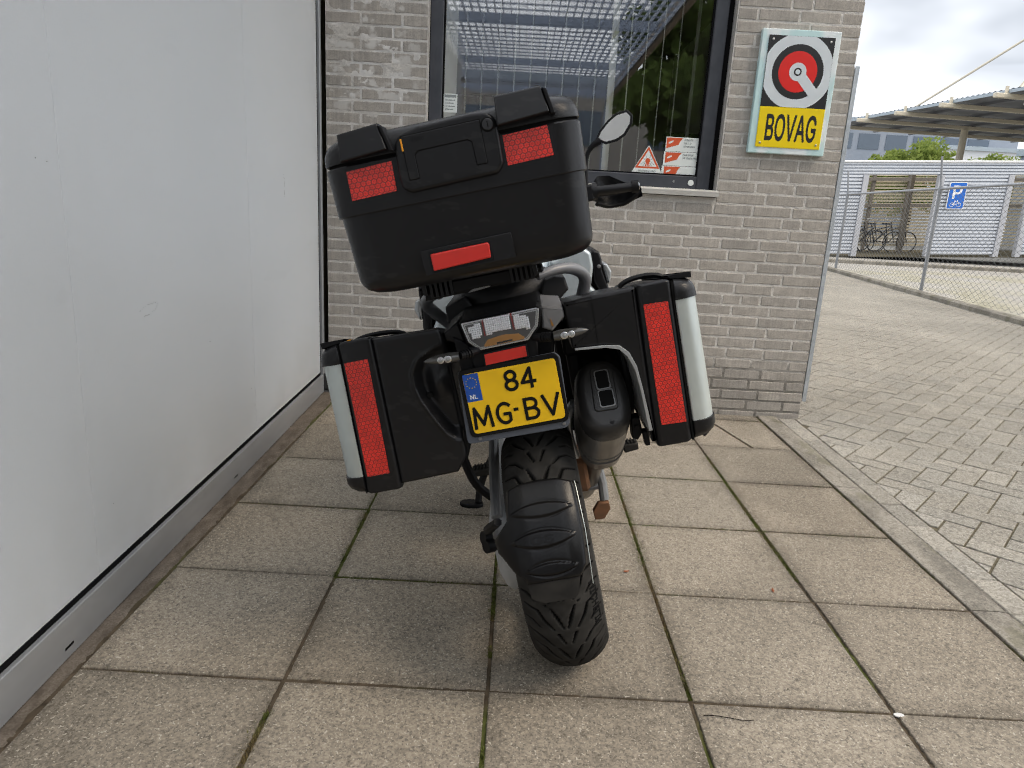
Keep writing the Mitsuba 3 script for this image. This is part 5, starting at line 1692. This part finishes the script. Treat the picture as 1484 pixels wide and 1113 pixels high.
# sidewall lettering on the right of the tyre
tm = textm('MICHELIN', .0135, .0009, True, 1.3)
v = np.asarray(tm.vertices)
a = math.radians(-6.5) - (v[:, 0]) / .296
r_ = .2820 + v[:, 1]
uw = np.interp(r_, cs_r[::-1][:NX // 2], cs_u[::-1][:NX // 2]) + v[:, 2] + WU + .0008
bp('lettering', fix(TM(np.stack([uw, -r_ * np.cos(a), RH + r_ * np.sin(a)], 1), tm.faces)), 'tread_dark', RWK)

# ---- hugger (rear mudguard following the tyre)
HT, HX = 110, 70
tdeg = np.linspace(11.5, 48.5, HT)
left = np.interp(tdeg, [11.5, 13.5, 15.5, 18, 20.3, 24, 30, 33.5, 36, 41, 48.5], [-.058, -.062, -.082, -.093, -.101, -.117, -.122, -.1, -.083, -.079, -.0735])
right = np.interp(tdeg, [11.5, 13, 15.5, 20, 28.6, 45, 48.5], [.0580, .0665, .0770, .0795, .0830, .0790, .0770])
topd = np.interp(np.linspace(-1, 1, HX), [-1, -.5, 0, .5, 1], [-1.2, .6, 1.0, .4, -1.5])
xs_ = np.linspace(0, 1, HX)
TH, XX = np.meshgrid(tdeg, xs_, indexing='ij')
UU = left[:, None] + (right - left)[:, None] * XX
TH2 = TH + topd[None, :] * np.clip((TH - 40) / 8, 0, 1) * .8
TA = np.radians(TH2)
base_r = .3485 - np.clip(np.abs(UU) - .035, 0, 1) ** 2 * 7.5 - np.clip(-UU - .07, 0, 1) * .25
rid = np.zeros_like(UU)
for c_t, c_u, hu, ht in ((37.3, -.002, .072, 2.7), (26.9, -.008, .074, 3.1), (16.2, .000, .060, 2.3)):
    e_ = 1 - ((UU - c_u) / hu) ** 2
    q = np.abs(TH - c_t - 1.0 * ((UU - c_u) / .07) ** 2 * 0) / (ht * np.clip(e_, .001, 1))
    inside = np.clip((1.0 - q) / .22, 0, 1) * (e_ > 0)
    rid += .0040 * sm(inside) * np.clip(e_ * 3, 0, 1)
    groove = np.exp(-((q - 1.16) / .16) ** 2) * (e_ > .02) * np.clip(e_ * 3, 0, 1)
    rid -= .0016 * groove
edge = np.minimum(np.minimum(XX, 1 - XX) * .16, np.minimum(TH - 11.5, 48.5 - TH) * .006)
rad = base_r + rid - .006 * (1 - np.clip(edge / .006, 0, 1)) ** 2
fo = np.stack([UU, -rad * np.cos(TA), RH + rad * np.sin(TA)], -1)
fi = np.stack([UU, -(rad - .005) * np.cos(TA), RH + (rad - .005) * np.sin(TA)], -1)
v_ = np.vstack([fo.reshape(-1, 3), fi.reshape(-1, 3)])
f0 = grid_faces(HT, HX)
nb = HT * HX
bi = np.r_[np.arange(HT) * HX, (HT - 1) * HX + np.arange(1, HX), np.arange(HT - 2, -1, -1) * HX + HX - 1, np.arange(HX - 2, 0, -1)]
bj = np.roll(bi, -1)
hm = TM(v_, np.vstack([f0, f0[:, ::-1] + nb, np.stack([bi, bi + nb, bj], 1), np.stack([bj, bi + nb, bj + nb], 1)]))
trimesh.repair.fix_normals(hm)
HG = bp('hugger', hm, 'hugger_black', smooth=45, label='black ribbed rear hugger over the tyre')
# lower flap
flp = []
for t_ in np.linspace(3.6, 12.5, 14):
    lo, hi = np.interp(t_, [3.6, 5.5, 12.5], [-.028, -.056, -.060]), np.interp(t_, [3.6, 5.2, 12.5], [.038, .047, .059])
    us = np.linspace(lo, hi, 24)
    r0 = .3415 - np.clip(np.abs(us) - .03, 0, 1) ** 2 * 7
    a = np.radians(t_)
    o1 = np.stack([us, -r0 * math.cos(a), RH + r0 * math.sin(a)], 1)
    o2 = np.stack([us[::-1], -(r0[::-1] - .004) * math.cos(a), RH + (r0[::-1] - .004) * math.sin(a)], 1)
    flp.append(np.vstack([o1, o2]))
bp('flap', loft(flp), 'rubber', HG, smooth=45)
tm = textm('GS', .0185, .0012, True, 1.5)
v = np.asarray(tm.vertices)
a = np.radians(25.2) + v[:, 1] / .354
u_ = v[:, 0] - .009
r_ = .3534 - np.clip(np.abs(u_) - .035, 0, 1) ** 2 * 7.5 + v[:, 2]
bp('embossed_lettering', fix(TM(np.stack([u_, -r_ * np.cos(a), RH + r_ * np.sin(a)], 1), tm.faces)), 'case_dark', HG)
tt_ = np.radians(np.linspace(47, 7.5, 30))
bp('edge_trim', tube(np.stack([np.interp(np.degrees(tt_), [7, 15, 28, 45, 48], [.0815, .0835, .0862, .083, .081]), -.333 * np.cos(tt_), RH + .333 * np.sin(tt_)], 1), .0010, 6, upv=(1, 0, 0)), 'alu_strip', HG, label='thin pale line along the right edge of the hugger')
bp('hugger_arm', tube([(-.105, -.24, .50), (-.135, -.18, .46), (-.15, -.10, .42)], [.010, .013, .012], 8, 8), 'case_dark', HG)

# ---- swing arm and final drive on the left, in silver
fdv = []
for u_, rr_ in ((-.060, .06), (-.072, .10), (-.085, .118), (-.118, .122), (-.134, .112), (-.146, .085), (-.150, .04)):
    q = np.arange(40) * np.pi / 20
    fdv.append(np.stack([np.full(40, u_), -.01 - rr_ * np.cos(q), .335 + rr_ * np.sin(q)], 1))
bp('final_drive', loft(fdv), 'drive_silver', smooth=40, label='silver final drive housing left of the rear wheel')
many('final_drive_cap', [cyl((-.150, -.10, .40), (-.166, -.11, .405), .018, 14), cyl((-.140, -.135, .395), (-.158, -.15, .40), .016, 12)], 'case_dark')
bp('swing_arm', tube([(-.112, 0, .36), (-.108, .14, .42), (-.102, .32, .475), (-.098, .55, .50)], [.055, .042, .040, .046], 14, 14), 'drive_silver', smooth=50)
bp('strut', tube([(-.125, -.08, .44), (-.118, .08, .545), (-.10, .40, .66)], .014, 10, 10), 'dark_silver')

# ---- stands, pegs
foot = np.array([-.112, 2.585, 0.0])
q = foot - BO
fl = np.array([q @ BU, q @ BV, q @ BWv])
SSD = bp('side_stand', tube([fl + [.01, 0, .014], fl + [.045, .03, .10], (-.14, .93, .33)], [.013, .014, .018], 10, 8), 'case_dark', label='black side stand with flat foot')
fm = move(prism(shapely.affinity.scale(Point(0, 0).buffer(1), .046, .030), .016, .002, .004), foot + [-.02, 0, 0])
add('foot', fm, 'mat_case_dark', SSD, 30)
bp('stand_lever', tube([(-.225, .26, .565), (-.237, .30, .508), (-.228, .30, .445), (-.211, .30, .387), (-.158, .30, .322), (-.09, .30, .25)], .0135, 10, 24), 'case_dark', label='curved black stand lever')
PG = bp('left_peg', face([(-.245, .365), (-.155, .363), (-.15, .338), (-.246, .344)], .48, .535, .005), 'rubber', label='left black rubber foot peg')
bp('peg_rib', [face(sbox(-.238 + k * .011, .366, -.233 + k * .011, .371), .485, .53) for k in range(7)], 'rubber', PG, kind='stuff')
PG = bp('right_peg', face([(.262, .362), (.309, .359), (.308, .338), (.262, .333)], .48, .53, .005), 'rubber', label='right black rubber foot peg')
bp('peg_rib', [face(sbox(.266 + k * .011, .362, .271 + k * .011, .367), .485, .525) for k in range(4)], 'rubber', PG, kind='stuff')
CS = key_for('centre_stand', MC)
tag(CS, 'folded centre stand with rusty foot')
bp('tube', [tube([(-.02, .26, .330), (.06, .26, .330), (.150, .26, .335)], .013, 10), tube([(.160, .27, .375), (.163, .26, .338), (.160, .24, .292)], .0145, 10)], 'dark_silver', CS)
bp('foot', face([(.122, .245), (.150, .244), (.172, .272), (.171, .292), (.140, .296), (.120, .272)], .215, .235, .003), 'rust', CS, label='brown rusty foot of the centre stand')
bp('tube', tube([(-.12, .30, .25), (-.09, .45, .27), (-.05, .7, .28)], .014, 10), 'case_dark', CS)
bp('exhaust_valve_box', [cbox(.085, .125, .16, .30, .36, .46, .01)], 'rust')

# ---- the front of the motorcycle
tank = []
for v_, hw, top_, bot_ in ((.55, .10, .93, .80), (.62, .175, .985, .80), (.72, .225, 1.020, .79), (.84, .245, 1.040, .78), (.98, .235, 1.045, .79), (1.10, .19, 1.03, .80), (1.18, .12, .99, .84)):
    a = rr(-hw, hw, bot_, top_, [.03, .03, min(.08, hw * .5), min(.08, hw * .5)], 6)
    tank.append(np.stack([a[:, 0], np.full(24, v_), a[:, 1]], 1))
bp('tank', loft(tank), 'tank_paint', smooth=50, label='pale silver blue fuel tank')
for s_ in (-1, 1):
    d_ = [(.235, 1.03), (.262, 1.0), (.262, .955), (.245, .90), (.273, .858), (.20, .80), (.14, .80), (.13, 1.0)]
    bp('tank_side_panel', face(Polygon([(s_ * a, b - .01) for a, b in d_]), .50, .95, .012, .012), 'tank_paint')
    d_ = [(.262, .994), (.272, .998), (.288, .989), (.292, .964), (.289, .932), (.302, .862), (.302, .80), (.262, .80), (.273, .862), (.258, .90)]
    bp('radiator_cowl', face(Polygon([(s_ * a, b) for a, b in d_]), .51, 1.0, .008, .006), 'case_black')
    bp('cowl_bolt', face(Point(s_ * .279, .945).buffer(.006, quad_segs=6), .503, .512, .002), 'orange_tab' if s_ < -5 else 'dark_silver')
    d_ = [(.291, .951), (.306, .948), (.316, .921), (.310, .899), (.300, .875), (.296, .90)]
    bp('auxiliary_lamp', face(Polygon([(s_ * a, b) for a, b in d_]), .51, .60, .006, .004), 'silver')
    # boxer cylinder
    cylr = []
    for u_, r_ in ((.10, .085), (.20, .085), (.205, .098), (.27, .098), (.30, .085), (.312, .05)):
        qq = np.arange(24) * np.pi / 12
        cylr.append(np.stack([np.full(24, s_ * u_), .86 + r_ * np.cos(qq), .46 + r_ * np.sin(qq)], 1))
    bp('cylinder', loft(cylr if s_ > 0 else cylr[::-1]), 'dark_silver')
    bp('fork_leg', [tube([(s_ * .105, 1.22, .98), (s_ * .105, 1.36, .60)], .024, 12), tube([(s_ * .105, 1.36, .60), (s_ * .105, 1.47, .31)], .031, 12)], 'dark_silver')
many('engine', [cbox(-.16, .16, .62, 1.05, .28, .62, .03), cbox(-.11, .11, .45, .66, .34, .64, .03)], 'dark_silver')
many('main_frame', [tube([(sg * .10, .50, .62), (sg * .13, .7, .78), (sg * .10, 1.0, .88), (sg * .04, 1.22, .96)], .022, 10, 14) for sg in (-1, 1)], 'case_dark')
bp('skid_plate', face([(-.13, .26), (.13, .26), (.10, .20), (-.10, .20)], .55, 1.05, .01), 'silver')
FWK = key_for('front_wheel', MC)
fc = (1.507, .306)
tw = []
for q in thr[:-1]:
    pass
prof_ = [(.052, .235), (.060, .265), (.055, .292), (.035, .304), (0, .306), (-.035, .304), (-.055, .292), (-.060, .265), (-.052, .235)]
tw = [np.stack([np.full(64, a), fc[0] - b * np.cos(np.arange(64) * np.pi / 32), fc[1] + b * np.sin(np.arange(64) * np.pi / 32)], 1) for a, b in prof_]
bp('tyre', loft(tw, False), 'rubber', FWK, smooth=50)
bp('rim', [hoop(.05, .232, .009, c=fc), hoop(-.05, .232, .009, c=fc)], 'dark_silver', FWK)
for k in range(5):
    a = k * 2 * math.pi / 5
    many('spoke', [tube([(0, fc[0] - .04 * math.cos(a), fc[1] + .04 * math.sin(a)), (0, fc[0] - .23 * math.cos(a + s_), fc[1] + .23 * math.sin(a + s_))], .011, 8) for s_ in (-.16, .16)], 'dark_silver', FWK)
many('brake_disc', [loft([np.stack([np.full(40, s_ * .075 + d_), fc[0] - .15 * np.cos(np.arange(40) * np.pi / 20), fc[1] + .15 * np.sin(np.arange(40) * np.pi / 20)], 1) for d_ in (-.0025, .0025)]) for s_ in (-1, 1)], 'steel', FWK)
bp('front_mudguard', loft([np.array([(u_, fc[0] - r_ * math.cos(q), fc[1] + r_ * math.sin(q)) for u_, r_ in ((-.075, .31), (-.06, .335), (0, .345), (.06, .335), (.075, .31), (.055, .325), (0, .335), (-.055, .325))]) for q in np.radians(np.linspace(35, 125, 14))]), 'case_black')
bp('beak', loft([np.stack([a[:, 0], np.full(24, v_), a[:, 1]], 1) for v_, hw, b_, t_ in ((1.15, .14, .86, .98), (1.35, .10, .84, .93), (1.55, .06, .82, .87), (1.68, .02, .80, .83)) for a in (rr(-hw, hw, b_, t_, .01, 6),)]), 'tank_paint')
bp('headlight', [cbox(-.12, .12, 1.26, 1.36, .93, 1.08, .02)], 'chrome')
ws = np.array([[(u_ * (1 - .25 * t_), 1.30 - .28 * t_ - .10 * (u_ / .2) ** 2, 1.08 + .30 * t_) for u_ in np.linspace(-.2, .2, 11)] for t_ in np.linspace(0, 1, 7)])
bp('windscreen', TM(ws.reshape(-1, 3), grid_faces(7, 11)), 'lens', smooth=True)
bp('instrument', cbox(-.11, .11, 1.16, 1.24, 1.06, 1.16, .02), 'case_dark')

# handlebar turned to the left
HBp = {}
for s_ in (-1, 1):
    c_ = np.array([0, 1.10, 1.15]); rot = rotz(math.radians(0 if s_ > 0 else 0))
hb = [(-.44, .66, 1.165), (-.30, .76, 1.185), (-.12, .98, 1.12), (0, 1.05, 1.11), (.12, 1.05, 1.12), (.27, .90, 1.165), (.338, .892, 1.163), (.475, .884, 1.157)]
bp('handlebar', tube(hb, .0125, 12, 40), 'case_dark')


def handset(gr0, gr1, s_, nm):
    gr0, gr1 = np.array(gr0), np.array(gr1)
    d_ = (gr1 - gr0) / np.linalg.norm(gr1 - gr0)
    G_ = bp('hand_grip', [tube([gr0, gr0 + .15 * (gr1 - gr0), gr1], [.019, .0165, .0165], 14), tube([gr0 - d_ * .012, gr0 + d_ * .004], .031, 16), tube([gr0 - d_ * .004, gr0 + d_ * .006], .026, 16)], 'case_black', label=f'{nm} black hand grip')
    bp('end_weight', [tube([gr1 - d_ * .004, gr1 + d_ * .020], .0215, 16)], 'case_dark', G_)
    bp('end_cap', [tube([gr1 + d_ * .0195, gr1 + d_ * .0225], .0135, 14)], 'chrome', G_)
    L_ = np.linalg.norm(gr1 - gr0)
    # guard: curved shell ahead of the grip, upper and lower ribs
    gv = []
    for t in np.linspace(-.12, 1.24, 20):
        p_ = gr0 + (gr1 - gr0) * t
        fwd = .085 * math.sin(math.pi * min(max((1.26 - t) / 1.4, 0), 1)) ** .6
        hh_u = np.interp(t, [-.12, .15, .5, .9, 1.24], [.012, .052, .050, .018, -.012])
        hh_d = np.interp(t, [-.12, .15, .5, .9, 1.24], [.030, .048, .058, .055, .036])
        th_ = .006
        gv.append([p_ + [0, fwd, hh_u], p_ + [0, fwd + th_, hh_u], p_ + [0, fwd + .016 + th_, 0], p_ + [0, fwd + th_ - .004, -hh_d], p_ + [0, fwd - .004, -hh_d], p_ + [0, fwd + .016, 0]])
    H_ = bp('hand_guard', loft(gv), 'case_black', label=f'{nm} black hand guard', smooth=40)
    lo = [gr0 + (gr1 - gr0) * t + np.array([0, .03 + .03 * math.sin(3.1 * min(max(t, 0), 1)), -np.interp(t, [0, .35, .8, 1.22], [.045, .060, .055, .022])]) for t in np.linspace(0, 1.22, 9)]
    bp('guard_brace', tube(lo, .0105, 8, 20, .7), 'case_dark', H_)
    bp('brake_lever' if s_ > 0 else 'clutch_lever', tube([gr0 + np.array([0, .035, -.004]), gr0 + (gr1 - gr0) * .5 + np.array([0, .060, -.010]), gr1 + np.array([0, .050, -.008])], [.009, .007, .006], 8, 12), 'dark_silver')
    bp('switch_block', cbox(*sorted((gr0[0] - s_ * .055, gr0[0] - s_ * .008)), gr0[1] - .03, gr0[1] + .03, gr0[2] - .03, gr0[2] + .028, .008), 'case_dark')


handset((.345, .892, 1.168), (.475, .884, 1.158), 1, 'right')
handset((-.315, .745, 1.185), (-.435, .665, 1.170), -1, 'left')


def tip(vv, c_, v0):
    q = vv - [c_.x, v0, c_.y]
    return q @ (rotx(math.radians(-4)) @ rotz(math.radians(-18))).T + [c_.x, v0, c_.y]


def mirror(out, v0, s_, stem, nm):
    out = Polygon(out)
    c_ = out.centroid
    m = face(out.buffer(.004), v0, v0 + .034, .003, .004)
    vv = np.asarray(m.vertices).copy()
    t = np.clip((vv[:, 1] - v0 - .004) / .030, 0, 1)
    for k, q in ((0, c_.x), (2, c_.y)):
        vv[:, k] = q + (vv[:, k] - q) * (1 - .45 * t ** 2)
    vv = tip(vv, c_, v0)
    M_ = bp('mirror', TM(vv, m.faces), 'case_black', label=f'{nm} black rear view mirror', smooth=40)
    mg_ = face(out.buffer(-.0045), v0 - .0008, v0 + .001, 0, .003)
    bp('mirror_glass', TM(tip(np.asarray(mg_.vertices), c_, v0), mg_.faces), 'mirror_glass', M_, smooth=False)
    bp('mirror_stem', tube(stem, [.010, .0085, .0075, .012], 10, 16), 'case_dark', M_)


mo = [(.377, 1.343), (.393, 1.366), (.427, 1.393), (.459, 1.409), (.496, 1.411), (.510, 1.391), (.504, 1.366), (.475, 1.335), (.445, 1.324), (.406, 1.323)]
mirror(mo, .900, 1, [(.315, .91, 1.185), (.325, .92, 1.25), (.345, .92, 1.305), (.392, .915, 1.333)], 'right')
mirror([(-a - .0, b) for a, b in mo], .76, -1, [(-.29, .80, 1.20), (-.31, .80, 1.27), (-.34, .79, 1.31), (-.392, .775, 1.333)], 'left')
